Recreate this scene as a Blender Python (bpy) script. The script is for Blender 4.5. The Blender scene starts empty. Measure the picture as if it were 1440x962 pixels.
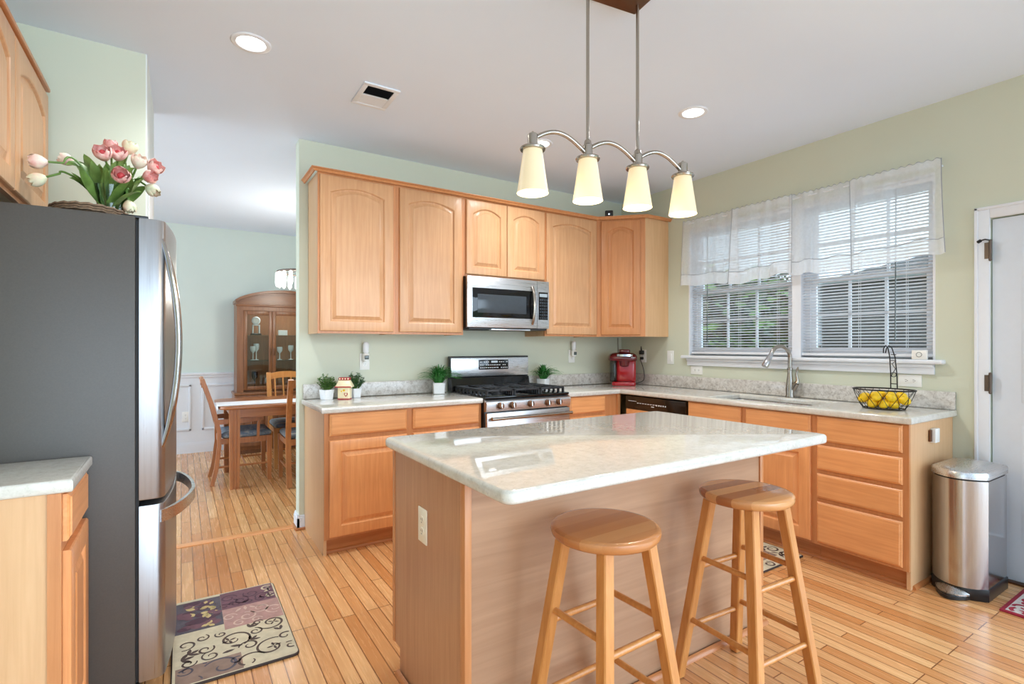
import bpy, bmesh, math, random
from mathutils import Vector, Matrix
R_ = math.radians
PI = math.pi
sc = bpy.context.scene
COL = sc.collection

# ------------------------------------------------------------------ camera
cam_d = bpy.data.cameras.new('camera'); cam = bpy.data.objects.new('camera', cam_d); COL.objects.link(cam)
cam.location = (0, 0, 1.286); cam.rotation_euler = (R_(90), 0, -R_(32.658))
cam_d.sensor_width = 36; cam_d.lens = 725.6 / 1440 * 36; cam_d.shift_y = 5.9 / 1440; cam_d.clip_start = 0.05
sc.camera = cam
# ------------------------------------------------------------------ world, exposure
wd = bpy.data.worlds.new('overcast_sky'); sc.world = wd; wd.use_nodes = True
bg = wd.node_tree.nodes['Background']; bg.inputs[0].default_value = (0.67, 0.84, 1.0, 1)
# hazy sky, brightest low in the south-east where the sun stands behind cloud
_n = wd.node_tree.nodes; _l = wd.node_tree.links
_tc = _n.new('ShaderNodeTexCoord'); _sx = _n.new('ShaderNodeVectorMath'); _mr = _n.new('ShaderNodeMapRange')
_sx.operation = 'DOT_PRODUCT'; _sx.inputs[1].default_value = Vector((0.74, -0.67, 0.12)).normalized()
_l.new(_tc.outputs['Generated'], _sx.inputs[0]); _l.new(_sx.outputs['Value'], _mr.inputs[0])
for _k, _v in ((1, 0.1), (2, 1.0), (3, 0.85), (4, 6.5)): _mr.inputs[_k].default_value = _v
_mr.interpolation_type = 'SMOOTHSTEP'
_s2 = _n.new('ShaderNodeVectorMath'); _m2 = _n.new('ShaderNodeMapRange'); _ad = _n.new('ShaderNodeMath')   # second bright sky lobe, added to brighten the dining room
_s2.operation = 'DOT_PRODUCT'; _s2.inputs[1].default_value = Vector((-0.90, 0.42, 0.12)).normalized()
_l.new(_tc.outputs['Generated'], _s2.inputs[0]); _l.new(_s2.outputs['Value'], _m2.inputs[0])
for _k, _v in ((1, 0.45), (2, 1.0), (3, 0.0), (4, 6.5)): _m2.inputs[_k].default_value = _v
_l.new(_mr.outputs[0], _ad.inputs[0]); _l.new(_m2.outputs[0], _ad.inputs[1]); _l.new(_ad.outputs[0], bg.inputs[1])
sc.view_settings.view_transform = 'Standard'; sc.view_settings.look = 'None'
sc.view_settings.gamma = 1; sc.view_settings.use_curve_mapping = False
sc.view_settings.exposure = 0.25
sc.cycles.use_denoising = True
sc.cycles.max_bounces = 10; sc.cycles.diffuse_bounces = 6; sc.cycles.glossy_bounces = 5
sc.cycles.transparent_max_bounces = 16; sc.cycles.transmission_bounces = 8
sc.cycles.sample_clamp_indirect = 6
CAN_W = 47.0        # each recessed can
SHADE_W = 4.0       # each pendant shade
CHAND_W = 26.0      # dining chandelier

W, RX, CL = 3.859, 3.807, 2.745     # kitchen back wall Y, right wall X, ceiling Z
FW = 7.32                           # dining room far wall Y
LX = -0.82                          # left wall X

# ------------------------------------------------------------------ materials
def lin(c):
    c = c / 255.0
    return c / 12.92 if c <= 0.04045 else ((c + 0.055) / 1.055) ** 2.4
def rgb(r, g, b): return (lin(r), lin(g), lin(b), 1)
MATS = {}
class NT:
    def __init__(s, name):
        s.m = bpy.data.materials.new(name); s.m.use_nodes = True; s.t = s.m.node_tree
        s.b = s.t.nodes['Principled BSDF']; s.out = s.t.nodes['Material Output']
    def n(s, typ, **kw):
        nd = s.t.nodes.new(typ)
        for k, v in kw.items():
            if k.startswith('i_'): nd.inputs[k[2:].replace('_', ' ')].default_value = v
            else: setattr(nd, k, v)
        return nd
    def l(s, a, b): s.t.links.new(a, b)
    def coord(s, scale=(1, 1, 1), rot=(0, 0, 0), which='Object'):
        tc = s.n('ShaderNodeTexCoord'); mp = s.n('ShaderNodeMapping')
        mp.inputs['Scale'].default_value = scale; mp.inputs['Rotation'].default_value = rot
        s.l(tc.outputs[which], mp.inputs[0]); return mp.outputs[0]
    def ramp(s, fac, stops):
        r = s.n('ShaderNodeValToRGB'); e = r.color_ramp.elements
        while len(e) < len(stops): e.new(0.5)
        for k, (p, c) in enumerate(stops): e[k].position = p; e[k].color = c
        s.l(fac, r.inputs[0]); return r.outputs[0]
    def noise(s, vec, scale, detail=4, rough=0.55, dist=0.0):
        nd = s.n('ShaderNodeTexNoise'); nd.inputs['Scale'].default_value = scale; nd.inputs['Detail'].default_value = detail
        nd.inputs['Roughness'].default_value = rough; nd.inputs['Distortion'].default_value = dist
        s.l(vec, nd.inputs['Vector']); return nd.outputs[0]
    def mix(s, fac, a, b, mode='MIX'):
        nd = s.n('ShaderNodeMix', data_type='RGBA', blend_type=mode)
        for v, i in ((fac, 0), (a, 6), (b, 7)):
            if hasattr(v, 'links'): s.l(v, nd.inputs[i])
            else: nd.inputs[i].default_value = v
        return nd.outputs[2]
    def math(s, op, a, b=None):
        nd = s.n('ShaderNodeMath', operation=op)
        for v, i in ((a, 0), (b, 1)):
            if v is None: continue
            if hasattr(v, 'links'): s.l(v, nd.inputs[i])
            else: nd.inputs[i].default_value = v
        return nd.outputs[0]
    def bump(s, h, strength=0.2, dist=0.002):
        nd = s.n('ShaderNodeBump'); nd.inputs['Strength'].default_value = strength; nd.inputs['Distance'].default_value = dist
        s.l(h, nd.inputs['Height']); s.l(nd.outputs[0], s.b.inputs['Normal'])
    def set(s, color=None, rough=None, metal=None, spec=None, coat=None, trans=None, ior=None):
        for v, k in ((color, 'Base Color'), (rough, 'Roughness'), (metal, 'Metallic'), (spec, 'Specular IOR Level'), (coat, 'Coat Weight'),
                     (trans, 'Transmission Weight'), (ior, 'IOR')):
            if v is None: continue
            if hasattr(v, 'links'): s.l(v, s.b.inputs[k])
            else: s.b.inputs[k].default_value = v
        return s
def reg(key, nt): MATS[key] = nt.m; return nt
def plain(key, color, rough=0.5, metal=0.0, spec=0.5, coat=0.0, var=0.04, vs=30):
    t = NT(key); c = color
    if var:
        v = t.coord(); n = t.noise(v, vs, 3)
        lo = tuple(max(0, x * (1 - var)) for x in color[:3]) + (1,); hi = tuple(min(1, x * (1 + var)) for x in color[:3]) + (1,)
        c = t.ramp(n, [(0.3, lo), (0.7, hi)])
    t.set(c, rough, metal, spec, coat); return reg(key, t)
def wood(key, c1, c2, grain='z', rough=0.35, scale=1.0, coat=0.15, blotch=0.12, hue=0.0):
    t = NT(key)
    s = {'z': (22, 22, 1.1), 'x': (1.1, 22, 22), 'y': (22, 1.1, 22)}[grain]
    v = t.coord(tuple(a * scale for a in s)); n = t.noise(v, 2.2, 6, 0.6, 0.6)
    s2 = {'z': (90, 90, 2.5), 'x': (2.5, 90, 90), 'y': (90, 2.5, 90)}[grain]
    n2 = t.noise(t.coord(tuple(a * scale for a in s2)), 2.0, 3, 0.6)
    mixn = t.math('ADD', t.math('MULTIPLY', n, 0.80), t.math('MULTIPLY', n2, 0.20))
    c = t.ramp(mixn, [(0.30, c1), (0.72, c2)])
    nb = t.noise(t.coord((3, 3, 3)), 1.3, 2)
    oi = t.n('ShaderNodeObjectInfo')
    br = t.math('ADD', t.math('MULTIPLY', nb, blotch * 2), 1 - blotch)
    br = t.math('ADD', br, t.math('MULTIPLY', t.math('SUBTRACT', oi.outputs['Random'], 0.5), 0.10))
    hs = t.n('ShaderNodeHueSaturation'); t.l(c, hs.inputs['Color']); t.l(br, hs.inputs['Value'])
    t.set(hs.outputs[0], rough, 0, 0.4, coat); t.b.inputs['Coat Roughness'].default_value = 0.25
    t.bump(n2, 0.04, 0.001); return reg(key, t)

plain('wall_sage', rgb(206, 210, 191), 0.75, var=0.015, vs=2)
plain('wall_mint', rgb(214, 226, 220), 0.75, var=0.015, vs=2)
plain('wall_pale', rgb(222, 228, 226), 0.75, var=0.01, vs=2)
plain('ceiling_white', rgb(224, 236, 252), 0.9, var=0.012, vs=1.5)
plain('trim_white', rgb(226, 230, 236), 0.4, var=0.01)
plain('door_white', rgb(214, 222, 232), 0.35, var=0.01)
plain('white_plastic', rgb(238, 238, 234), 0.35, var=0.01)
plain('ivory_plastic', rgb(240, 232, 212), 0.35, var=0.01)
wood('maple', rgb(196, 143, 99), rgb(215, 168, 124), 'z')
wood('maple_warm_bounce', rgb(216, 144, 88), rgb(238, 170, 112), 'z')  # base cabinet maple, warm light bounced off the floor put into its colour
wood('maple_flat', rgb(216, 146, 90), rgb(238, 172, 114), 'x')  # same floor-bounce tint for drawer fronts, grain sideways
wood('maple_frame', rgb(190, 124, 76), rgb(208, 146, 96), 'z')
wood('maple_side', rgb(208, 164, 120), rgb(222, 181, 137), 'z', blotch=0.05)
wood('maple_edge', rgb(176, 108, 60), rgb(196, 130, 80), 'x')
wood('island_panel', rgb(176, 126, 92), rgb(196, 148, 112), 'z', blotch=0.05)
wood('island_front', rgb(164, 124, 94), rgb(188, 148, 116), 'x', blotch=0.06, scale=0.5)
wood('stool_wood', rgb(186, 118, 56), rgb(212, 148, 84), 'z', rough=0.3, coat=0.3)
wood('dining_oak', rgb(156, 92, 48), rgb(194, 124, 70), 'z', rough=0.35, coat=0.2)
wood('dining_oak_flat', rgb(142, 82, 44), rgb(178, 112, 64), 'x', rough=0.3, coat=0.3)
wood('hutch_oak', rgb(112, 70, 42), rgb(150, 100, 64), 'z', rough=0.35, coat=0.2); wood('hutch_oak_flat', rgb(112, 70, 42), rgb(150, 100, 64), 'x', rough=0.3, coat=0.2)
wood('light_oak', rgb(186, 122, 60), rgb(206, 144, 80), 'z', rough=0.35, coat=0.2)

def seat_mat():
    t = NT('stool_seat'); tc = t.n('ShaderNodeTexCoord'); sp = t.n('ShaderNodeSeparateXYZ'); t.l(tc.outputs['Object'], sp.inputs[0])
    k = t.math('FLOOR', t.math('MULTIPLY', sp.outputs[1], 18.0))
    wn = t.n('ShaderNodeTexWhiteNoise', noise_dimensions='1D'); oi = t.n('ShaderNodeObjectInfo')
    t.l(t.math('ADD', t.math('MULTIPLY', k, 1.73), t.math('MULTIPLY', oi.outputs['Random'], 91)), wn.inputs['W'])
    c = t.ramp(wn.outputs[0], [(0.0, rgb(150, 84, 46)), (0.45, rgb(190, 122, 70)), (1.0, rgb(226, 166, 106))])
    g = t.noise(t.coord((3, 60, 60)), 2, 5); c = t.mix(t.math('MULTIPLY', g, 0.35), c, rgb(150, 90, 50))
    t.set(c, 0.22, 0, 0.5, 0.4); reg('stool_seat', t)
seat_mat()
def floor_mat():
    t = NT('oak_strip_floor'); tc = t.n('ShaderNodeTexCoord'); mp = t.n('ShaderNodeMapping')
    mp.inputs['Rotation'].default_value = (0, 0, R_(90)); t.l(tc.outputs['Object'], mp.inputs[0])
    def brick(c1, c2, mortar, bias=0.0):
        b = t.n('ShaderNodeTexBrick'); b.offset = 0.37; b.offset_frequency = 3; b.squash = 1.0
        t.l(mp.outputs[0], b.inputs['Vector'])
        b.inputs['Scale'].default_value = 1.0; b.inputs['Brick Width'].default_value = 0.83; b.inputs['Row Height'].default_value = 0.0585
        b.inputs['Mortar Size'].default_value = 0.0022; b.inputs['Mortar Smooth'].default_value = 0.0; b.inputs['Bias'].default_value = bias
        b.inputs['Color1'].default_value = c1; b.inputs['Color2'].default_value = c2; b.inputs['Mortar'].default_value = mortar
        return b
    b = brick(rgb(214, 148, 90), rgb(250, 202, 144), rgb(96, 52, 24))
    g = t.noise(t.coord((30, 1.4, 30)), 2.6, 6, 0.6, 0.8)
    g2 = t.noise(t.coord((110, 3, 110)), 2, 3)
    c = t.mix(t.ramp(g, [(0.35, (0.38, 0.38, 0.38, 1)), (0.75, (0, 0, 0, 1))]), b.outputs[0], rgb(178, 112, 60))
    c = t.mix(t.math('MULTIPLY', g2, 0.18), c, rgb(200, 138, 86))
    t.set(c, t.ramp(g, [(0.2, (0.20,) * 3 + (1,)), (0.8, (0.32,) * 3 + (1,))]), 0, 0.5, 0.25); t.b.inputs['Coat Roughness'].default_value = 0.16
    t.bump(b.outputs[1], -0.25, 0.002); reg('floor', t)
floor_mat()
def quartz():
    t = NT('white_quartz'); v = t.coord((1, 1, 1))
    n1 = t.noise(v, 26, 8, 0.75, 0.3); n2 = t.noise(t.coord((18, 80, 22)), 2.4, 6, 0.7, 0.4); n3 = t.noise(v, 120, 2)
    c = t.ramp(n1, [(0.30, rgb(198, 194, 184)), (0.5, rgb(213, 210, 201)), (0.7, rgb(222, 219, 212))])
    c = t.mix(t.ramp(n2, [(0.55, (0, 0, 0, 1)), (0.75, (0.55, 0.55, 0.55, 1))]), c, rgb(170, 164, 152))
    c = t.mix(t.math('MULTIPLY', t.ramp(n3, [(0.6, (0, 0, 0, 1)), (0.7, (1, 1, 1, 1))]), 0.25), c, rgb(140, 136, 130))
    t.set(c, 0.03, 0, 0.9); reg('quartz', t)
quartz()
def granite():
    t = NT('speckled_backsplash'); v = t.coord()
    n1 = t.noise(v, 40, 8, 0.75, 0.5); n2 = t.noise(v, 9, 4, 0.6)
    c = t.ramp(n1, [(0.32, rgb(150, 142, 134)), (0.5, rgb(204, 200, 194)), (0.7, rgb(226, 224, 220))])
    c = t.mix(t.ramp(n2, [(0.5, (0, 0, 0, 1)), (0.8, (0.5, 0.5, 0.5, 1))]), c, rgb(178, 168, 158))
    t.set(c, 0.18, 0, 0.5); reg('backsplash', t)
granite()
def steel(key, col, rough, axis='z', aniso=0.0):
    t = NT(key); s = {'z': (140, 140, 1.5), 'x': (1.5, 140, 140), 'y': (140, 1.5, 140)}[axis]
    n = t.noise(t.coord(s), 2, 3)
    c = t.ramp(n, [(0.3, tuple(x * 0.9 for x in col[:3]) + (1,)), (0.7, col)])
    r = t.ramp(n, [(0.3, (rough * 0.8,) * 3 + (1,)), (0.7, (rough * 1.2,) * 3 + (1,))])
    t.set(c, r, 1.0); reg(key, t)
steel('steel_v', rgb(190, 190, 192), 0.17, 'z'); steel('steel_h', rgb(216, 217, 220), 0.30, 'x')
steel('nickel', rgb(176, 168, 158), 0.22, 'z'); steel('chrome', rgb(220, 222, 226), 0.08, 'z')
steel('steel_door', rgb(174, 174, 176), 0.34, 'z')
plain('bronze', rgb(112, 78, 56), 0.35, 0.8, var=0.05)
plain('fridge_grey', rgb(78, 73, 68), 0.42, 0.1, var=0.06, vs=220)
plain('black_plastic', rgb(22, 22, 24), 0.3, var=0.05)
plain('black_glass', rgb(14, 14, 16), 0.05, var=0.0)
plain('black_iron', rgb(38, 39, 42), 0.5, var=0.1)
plain('mw_screen', rgb(62, 68, 74), 0.12, var=0.05)
plain('dark_gap', rgb(20, 18, 18), 0.6, var=0.0)
plain('dark_brown_glass', rgb(40, 30, 20), 0.12, var=0.05)
plain('hinge_metal', rgb(104, 92, 84), 0.4, 0.8, var=0.05)
plain('red_plastic', rgb(158, 9, 20), 0.16, coat=0.5, var=0.03)
plain('dark_red', rgb(96, 8, 18), 0.2, coat=0.4, var=0.03)
plain('smoke_tank', rgb(92, 104, 104), 0.08, var=0.08)
plain('ceramic_white', rgb(232, 234, 236), 0.35, var=0.03, vs=60)
plain('ceramic_cream', rgb(236, 222, 184), 0.3, var=0.05)
plain('ceramic_red', rgb(168, 42, 50), 0.3, var=0.05)
plain('leaf_green', rgb(78, 120, 52), 0.5, var=0.35, vs=40)
plain('leaf_blue_green', rgb(64, 104, 76), 0.5, var=0.35, vs=40)
plain('grass_green', rgb(58, 124, 56), 0.45, var=0.35, vs=40)
plain('stem_green', rgb(98, 132, 60), 0.5, var=0.2, vs=40)
plain('tulip_leaf', rgb(112, 142, 68), 0.45, var=0.35, vs=20)
def petal(key, a, b):
    t = NT(key); n = t.noise(t.coord((1, 1, 1)), 28, 3)
    t.set(t.ramp(n, [(0.35, a), (0.62, b)]), 0.5); t.b.inputs['Subsurface Weight'].default_value = 0.0; reg(key, t)
petal('petal_pink', rgb(228, 142, 136), rgb(246, 214, 204)); petal('petal_pale', rgb(238, 190, 180), rgb(242, 234, 214))
petal('petal_cream', rgb(236, 206, 180), rgb(228, 232, 196)); plain('petal_core', rgb(206, 74, 78), 0.5, var=0.2, vs=60)
plain('lemon', rgb(240, 198, 24), 0.4, var=0.12, vs=12)
plain('wire_black', rgb(34, 33, 33), 0.4, 0.5, var=0.0)
plain('wicker', rgb(120, 96, 74), 0.7, var=0.3, vs=90)
plain('paper_white', rgb(244, 244, 244), 0.8, var=0.01)
plain('crystal', rgb(226, 232, 236), 0.2, var=0.06, vs=60)
plain('dark_green_ext', rgb(46, 62, 36), 0.8, var=0.4, vs=1.5)
plain('ext_leaf', rgb(84, 112, 46), 0.6, var=0.5, vs=2.0)
plain('ext_leaf_dark', rgb(40, 58, 34), 0.7, var=0.5, vs=2.0)
plain('bark', rgb(86, 70, 58), 0.9, var=0.3)
plain('lawn', rgb(88, 106, 62), 0.9, var=0.3, vs=4)
plain('roof_grey', rgb(90, 88, 88), 0.9, var=0.2)
def siding():
    t = NT('grey_siding'); tc = t.n('ShaderNodeTexCoord'); sp = t.n('ShaderNodeSeparateXYZ'); t.l(tc.outputs['Object'], sp.inputs[0])
    f = t.math('FRACT', t.math('MULTIPLY', sp.outputs[2], 8))
    n = t.noise(t.coord(), 18, 5)
    c = t.mix(n, rgb(58, 54, 52), rgb(92, 86, 84)); c = t.mix(t.ramp(f, [(0.0, (1, 1, 1, 1)), (0.12, (0, 0, 0, 1))]), c, rgb(62, 58, 58))
    t.set(c, 0.8); reg('siding', t)
siding()
def glassy(key, col, mixf, rough=0.0):
    t = NT(key); tr = t.n('ShaderNodeBsdfTransparent'); gl = t.n('ShaderNodeBsdfGlossy'); mx = t.n('ShaderNodeMixShader')
    tr.inputs[0].default_value = col; gl.inputs['Roughness'].default_value = rough
    fr = t.n('ShaderNodeFresnel'); fr.inputs[0].default_value = 1.45
    t.l(t.math('MULTIPLY', fr.outputs[0], mixf), mx.inputs[0]); t.l(tr.outputs[0], mx.inputs[1]); t.l(gl.outputs[0], mx.inputs[2]); t.l(mx.outputs[0], t.out.inputs[0])
    t.t.nodes.remove(t.b); MATS[key] = t.m
glassy('window_glass', (0.93, 0.96, 0.95, 1), 1.0); glassy('clear_glass', (0.90, 0.95, 0.94, 1), 1.6); glassy('smoke_glass', (0.55, 0.58, 0.58, 1), 1.2)
glassy('blue_glass', (0.35, 0.5, 0.75, 1), 1.4)
def sheer(key, dens):
    t = NT(key); tr = t.n('ShaderNodeBsdfTransparent'); di = t.n('ShaderNodeBsdfDiffuse'); tl = t.n('ShaderNodeBsdfTranslucent')
    m1 = t.n('ShaderNodeMixShader'); m2 = t.n('ShaderNodeMixShader'); c = (0.92, 0.94, 0.96, 1)
    n = t.noise(t.coord((1, 1, 1)), 60, 3); di.inputs[0].default_value = c; tl.inputs[0].default_value = c
    m1.inputs[0].default_value = 0.5; t.l(di.outputs[0], m1.inputs[1]); t.l(tl.outputs[0], m1.inputs[2])
    t.l(t.math('ADD', t.math('MULTIPLY', n, 0.12), dens - 0.06), m2.inputs[0]); t.l(tr.outputs[0], m2.inputs[1]); t.l(m1.outputs[0], m2.inputs[2])
    t.l(m2.outputs[0], t.out.inputs[0]); t.t.nodes.remove(t.b); MATS[key] = t.m
sheer('sheer', 0.56); sheer('sheer_hem', 0.80); plain('seam_shade_grey', rgb(150, 156, 164), 0.8, var=0.05)
def blind_mat():
    t = NT('blind_white'); t.set(rgb(234, 236, 240), 0.45); reg('blind_white', t)
blind_mat()
def emis(key, col, st, base=None):
    t = NT(key); t.set(base or col, 0.4); t.b.inputs['Emission Color'].default_value = col; t.b.inputs['Emission Strength'].default_value = st; reg(key, t)
emis('can_glow', (1.0, 0.98, 0.95, 1), 6.0)
emis('shade_glow', (1.0, 0.84, 0.56, 1), 0.32, rgb(206, 190, 156)); emis('bulb_glow', (1.0, 0.90, 0.70, 1), 2.2)
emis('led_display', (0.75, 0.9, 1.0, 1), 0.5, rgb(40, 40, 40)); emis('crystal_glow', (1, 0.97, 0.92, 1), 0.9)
emis('small_led', (0.8, 0.88, 1, 1), 1.5)
def seat_fabric():
    t = NT('seat_fabric'); n = t.noise(t.coord(), 22, 6, 0.7, 1.0)
    t.set(t.ramp(n, [(0.3, rgb(70, 84, 104)), (0.5, rgb(120, 134, 148)), (0.7, rgb(196, 190, 176))]), 0.85); reg('seat_fabric', t)
seat_fabric()
def stripe_fabric():
    t = NT('stripe_fabric'); tc = t.n('ShaderNodeTexCoord'); sp = t.n('ShaderNodeSeparateXYZ'); t.l(tc.outputs['Object'], sp.inputs[0])
    f = t.math('FRACT', t.math('MULTIPLY', sp.outputs[0], 18)); n = t.noise(t.coord(), 60, 3)
    c = t.ramp(f, [(0.0, rgb(60, 70, 90)), (0.4, rgb(120, 132, 140)), (0.6, rgb(170, 164, 150)), (1.0, rgb(60, 70, 90))])
    t.set(t.mix(t.math('MULTIPLY', n, 0.3), c, rgb(90, 100, 110)), 0.85); reg('stripe_fabric', t)
stripe_fabric()
plain('mat_cream', rgb(206, 196, 168), 0.6, var=0.10, vs=25); plain('mat_brown', rgb(78, 60, 54), 0.6, var=0.12, vs=60)
plain('mat_plum', rgb(112, 74, 88), 0.6, var=0.16, vs=40); plain('mat_rose', rgb(176, 138, 132), 0.6, var=0.12, vs=40)
plain('mat_rose_light', rgb(204, 176, 164), 0.6, var=0.1, vs=40); plain('mat_plum_dark', rgb(78, 46, 66), 0.6, var=0.1, vs=40)
plain('mat_slate', rgb(86, 80, 92), 0.6, var=0.2, vs=40); plain('mat_taupe', rgb(142, 118, 104), 0.6, var=0.2, vs=14)
plain('mat_edge', rgb(54, 42, 38), 0.7, var=0.1); plain('mat_gold', rgb(204, 184, 128), 0.6, var=0.15, vs=40)
plain('rug_red', rgb(150, 34, 56), 0.9, var=0.15, vs=60); plain('rug_grey', rgb(196, 188, 184), 0.9, var=0.12, vs=60)
plain('runner_white', rgb(232, 232, 236), 0.8, var=0.03)
M = MATS

# ------------------------------------------------------------------ mesh builder
class MB:
    def __init__(s): s.v = []; s.f = []; s.mi = []; s.cur = 0; s.T = None
    def _add(s, vs, fs):
        o = len(s.v)
        for p in vs:
            p = Vector(p); s.v.append(s.T @ p if s.T else p)
        for f in fs: s.f.append([o + i for i in f]); s.mi.append(s.cur)
    def bm(s, bm):
        bm.verts.index_update(); s._add([v.co for v in bm.verts], [[v.index for v in f.verts] for f in bm.faces]); bm.free()
    def box(s, x0, x1, y0, y1, z0, z1, bev=0.0, seg=2):
        if x0 > x1: x0, x1 = x1, x0
        if y0 > y1: y0, y1 = y1, y0
        if z0 > z1: z0, z1 = z1, z0
        b = bmesh.new(); vs = [b.verts.new(p) for p in ((x0, y0, z0), (x1, y0, z0), (x1, y1, z0), (x0, y1, z0), (x0, y0, z1), (x1, y0, z1), (x1, y1, z1), (x0, y1, z1))]
        for f in ((0, 3, 2, 1), (4, 5, 6, 7), (0, 1, 5, 4), (1, 2, 6, 5), (2, 3, 7, 6), (3, 0, 4, 7)): b.faces.new([vs[i] for i in f])
        if bev: bmesh.ops.bevel(b, geom=b.edges[:], offset=bev, segments=seg, profile=0.5, affect='EDGES')
        s.bm(b); return s
    def prism(s, pts, z0, z1, bev=0.0, seg=2, axis='z', topz=None):
        n = len(pts); b = bmesh.new()
        def P(p, z): return {'z': (p[0], p[1], z), 'y': (p[0], z, p[1]), 'x': (z, p[0], p[1])}[axis]
        lo = [b.verts.new(P(p, z0)) for p in pts]; hi = [b.verts.new(P(p, z1 if topz is None else topz(p))) for p in pts]
        b.faces.new(lo[::-1]); b.faces.new(hi)
        for i in range(n): b.faces.new((lo[i], lo[(i + 1) % n], hi[(i + 1) % n], hi[i]))
        bmesh.ops.recalc_face_normals(b, faces=b.faces[:])
        if bev:
            es = [e for e in b.edges if len(e.link_faces) == 2 and e.calc_face_angle(0) > 0.9 and any(len(f.verts) == n for f in e.link_faces)]
            bmesh.ops.bevel(b, geom=es, offset=bev, segments=seg, profile=0.5, affect='EDGES')
        s.bm(b); return s
    def loft(s, rings, closed=True, cap0=True, cap1=True):
        n = len(rings[0]); vs = [p for r in rings for p in r]; fs = []
        for k in range(len(rings) - 1):
            for i in range(n if closed else n - 1):
                j = (i + 1) % n; fs.append((k * n + i, k * n + j, (k + 1) * n + j, (k + 1) * n + i))
        if cap0: fs.append(tuple(range(n))[::-1])
        if cap1: fs.append(tuple((len(rings) - 1) * n + i for i in range(n)))
        s._add(vs, fs); return s
    def lathe(s, prof, c=(0, 0, 0), seg=24, sx=1.0, sy=1.0, cap0=True, cap1=True):
        rings = [[(c[0] + r * sx * math.cos(2 * PI * i / seg), c[1] + r * sy * math.sin(2 * PI * i / seg), c[2] + z) for i in range(seg)] for r, z in prof]
        return s.loft(rings, True, cap0, cap1)
    def tube(s, pts, r, seg=8, closed=False, sec=None, up=None, caps=True):
        pts = [Vector(p) for p in pts]; n = len(pts); rs = r if isinstance(r, (list, tuple)) else [r] * n
        tan = []
        for i in range(n):
            a = pts[(i - 1) % n] if (closed or i > 0) else pts[i]; b = pts[(i + 1) % n] if (closed or i < n - 1) else pts[i]
            t = (b - a); tan.append(t.normalized() if t.length > 1e-9 else Vector((0, 0, 1)))
        ref = Vector(up) if up else (Vector((0, 0, 1)) if abs(tan[0].z) < 0.9 else Vector((1, 0, 0)))
        nx = (ref - tan[0] * ref.dot(tan[0])).normalized(); rings = []
        for i in range(n):
            if up: nx = (Vector(up) - tan[i] * Vector(up).dot(tan[i])).normalized()
            else: nx = (nx - tan[i] * nx.dot(tan[i])).normalized()
            ny = tan[i].cross(nx)
            if sec: ring = [pts[i] + nx * (a * rs[i]) + ny * (b * rs[i]) for a, b in sec]
            else: ring = [pts[i] + nx * (rs[i] * math.cos(2 * PI * k / seg)) + ny * (rs[i] * math.sin(2 * PI * k / seg)) for k in range(seg)]
            rings.append(ring)
        if closed: rings.append(rings[0]); return s.loft(rings, True, False, False)
        return s.loft(rings, True, caps, caps)
    def ball(s, c, r, seg=16, rings=10, rot=None):
        if not isinstance(r, (list, tuple)): r = (r, r, r)
        vs = [];
        for k in range(1, rings):
            a = PI * k / rings
            for i in range(seg):
                b = 2 * PI * i / seg; vs.append(Vector((r[0] * math.sin(a) * math.cos(b), r[1] * math.sin(a) * math.sin(b), r[2] * math.cos(a))))
        vs += [Vector((0, 0, r[2])), Vector((0, 0, -r[2]))]; fs = []
        for k in range(rings - 2):
            for i in range(seg): j = (i + 1) % seg; fs.append((k * seg + i, (k + 1) * seg + i, (k + 1) * seg + j, k * seg + j))
        t = len(vs) - 2
        for i in range(seg): j = (i + 1) % seg; fs.append((t, i, j)); fs.append((t + 1, (rings - 2) * seg + j, (rings - 2) * seg + i))
        if rot: vs = [rot @ v for v in vs]
        s._add([v + Vector(c) for v in vs], fs); return s
    def build(s, name, mat, parent=None, label=None, smooth=True, angle=38, kind=None, solid=True):
        me = bpy.data.meshes.new(name); inv = INV[parent.name] if parent else None
        me.from_pydata([tuple(inv @ v) if inv else tuple(v) for v in s.v], [], s.f)
        for k in (mat if isinstance(mat, (list, tuple)) else [mat]): me.materials.append(M[k])
        me.polygons.foreach_set('material_index', s.mi)
        if solid:
            b = bmesh.new(); b.from_mesh(me); bmesh.ops.recalc_face_normals(b, faces=b.faces[:]); b.to_mesh(me); b.free()
        if smooth:
            me.polygons.foreach_set('use_smooth', [True] * len(me.polygons)); me.set_sharp_from_angle(angle=R_(angle))
        o = bpy.data.objects.new(name, me); COL.objects.link(o)
        if parent: o.parent = parent
        if label: o['label'] = label
        if kind: o['kind'] = kind
        INV[o.name] = (INV[parent.name] if parent else Matrix.Identity(4)); return o
INV = {}
def tag(o, label, cat, group=None):
    o['label'] = label; o['category'] = cat
    if group: o['group'] = group
    return o
def thing(name, label, cat, loc=(0, 0, 0), rz=0.0, group=None, local=False):
    o = bpy.data.objects.new(name, None); COL.objects.link(o); o.empty_display_size = 0.1
    o.location = loc; o.rotation_euler = (0, 0, rz); tag(o, label, cat, group)
    # meshes of this thing are given in world coordinates unless local
    INV[o.name] = Matrix.Identity(4) if local else (Matrix.Translation(loc) @ Matrix.Rotation(rz, 4, 'Z')).inverted()
    return o
def solo(mb, name, mat, label, cat, group=None, base=None, **kw):
    # a thing that is one mesh, its origin moved to its base point
    o = mb.build(name, mat, None, **kw)
    if base is not None:
        o.data.transform(Matrix.Translation(-Vector(base))); o.location = base
    return tag(o, label, cat, group)
def struct(mb, name, mat, parent=None, **kw):
    o = mb.build(name, mat, parent, **kw)
    if parent is None: o['kind'] = 'structure'
    return o
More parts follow.
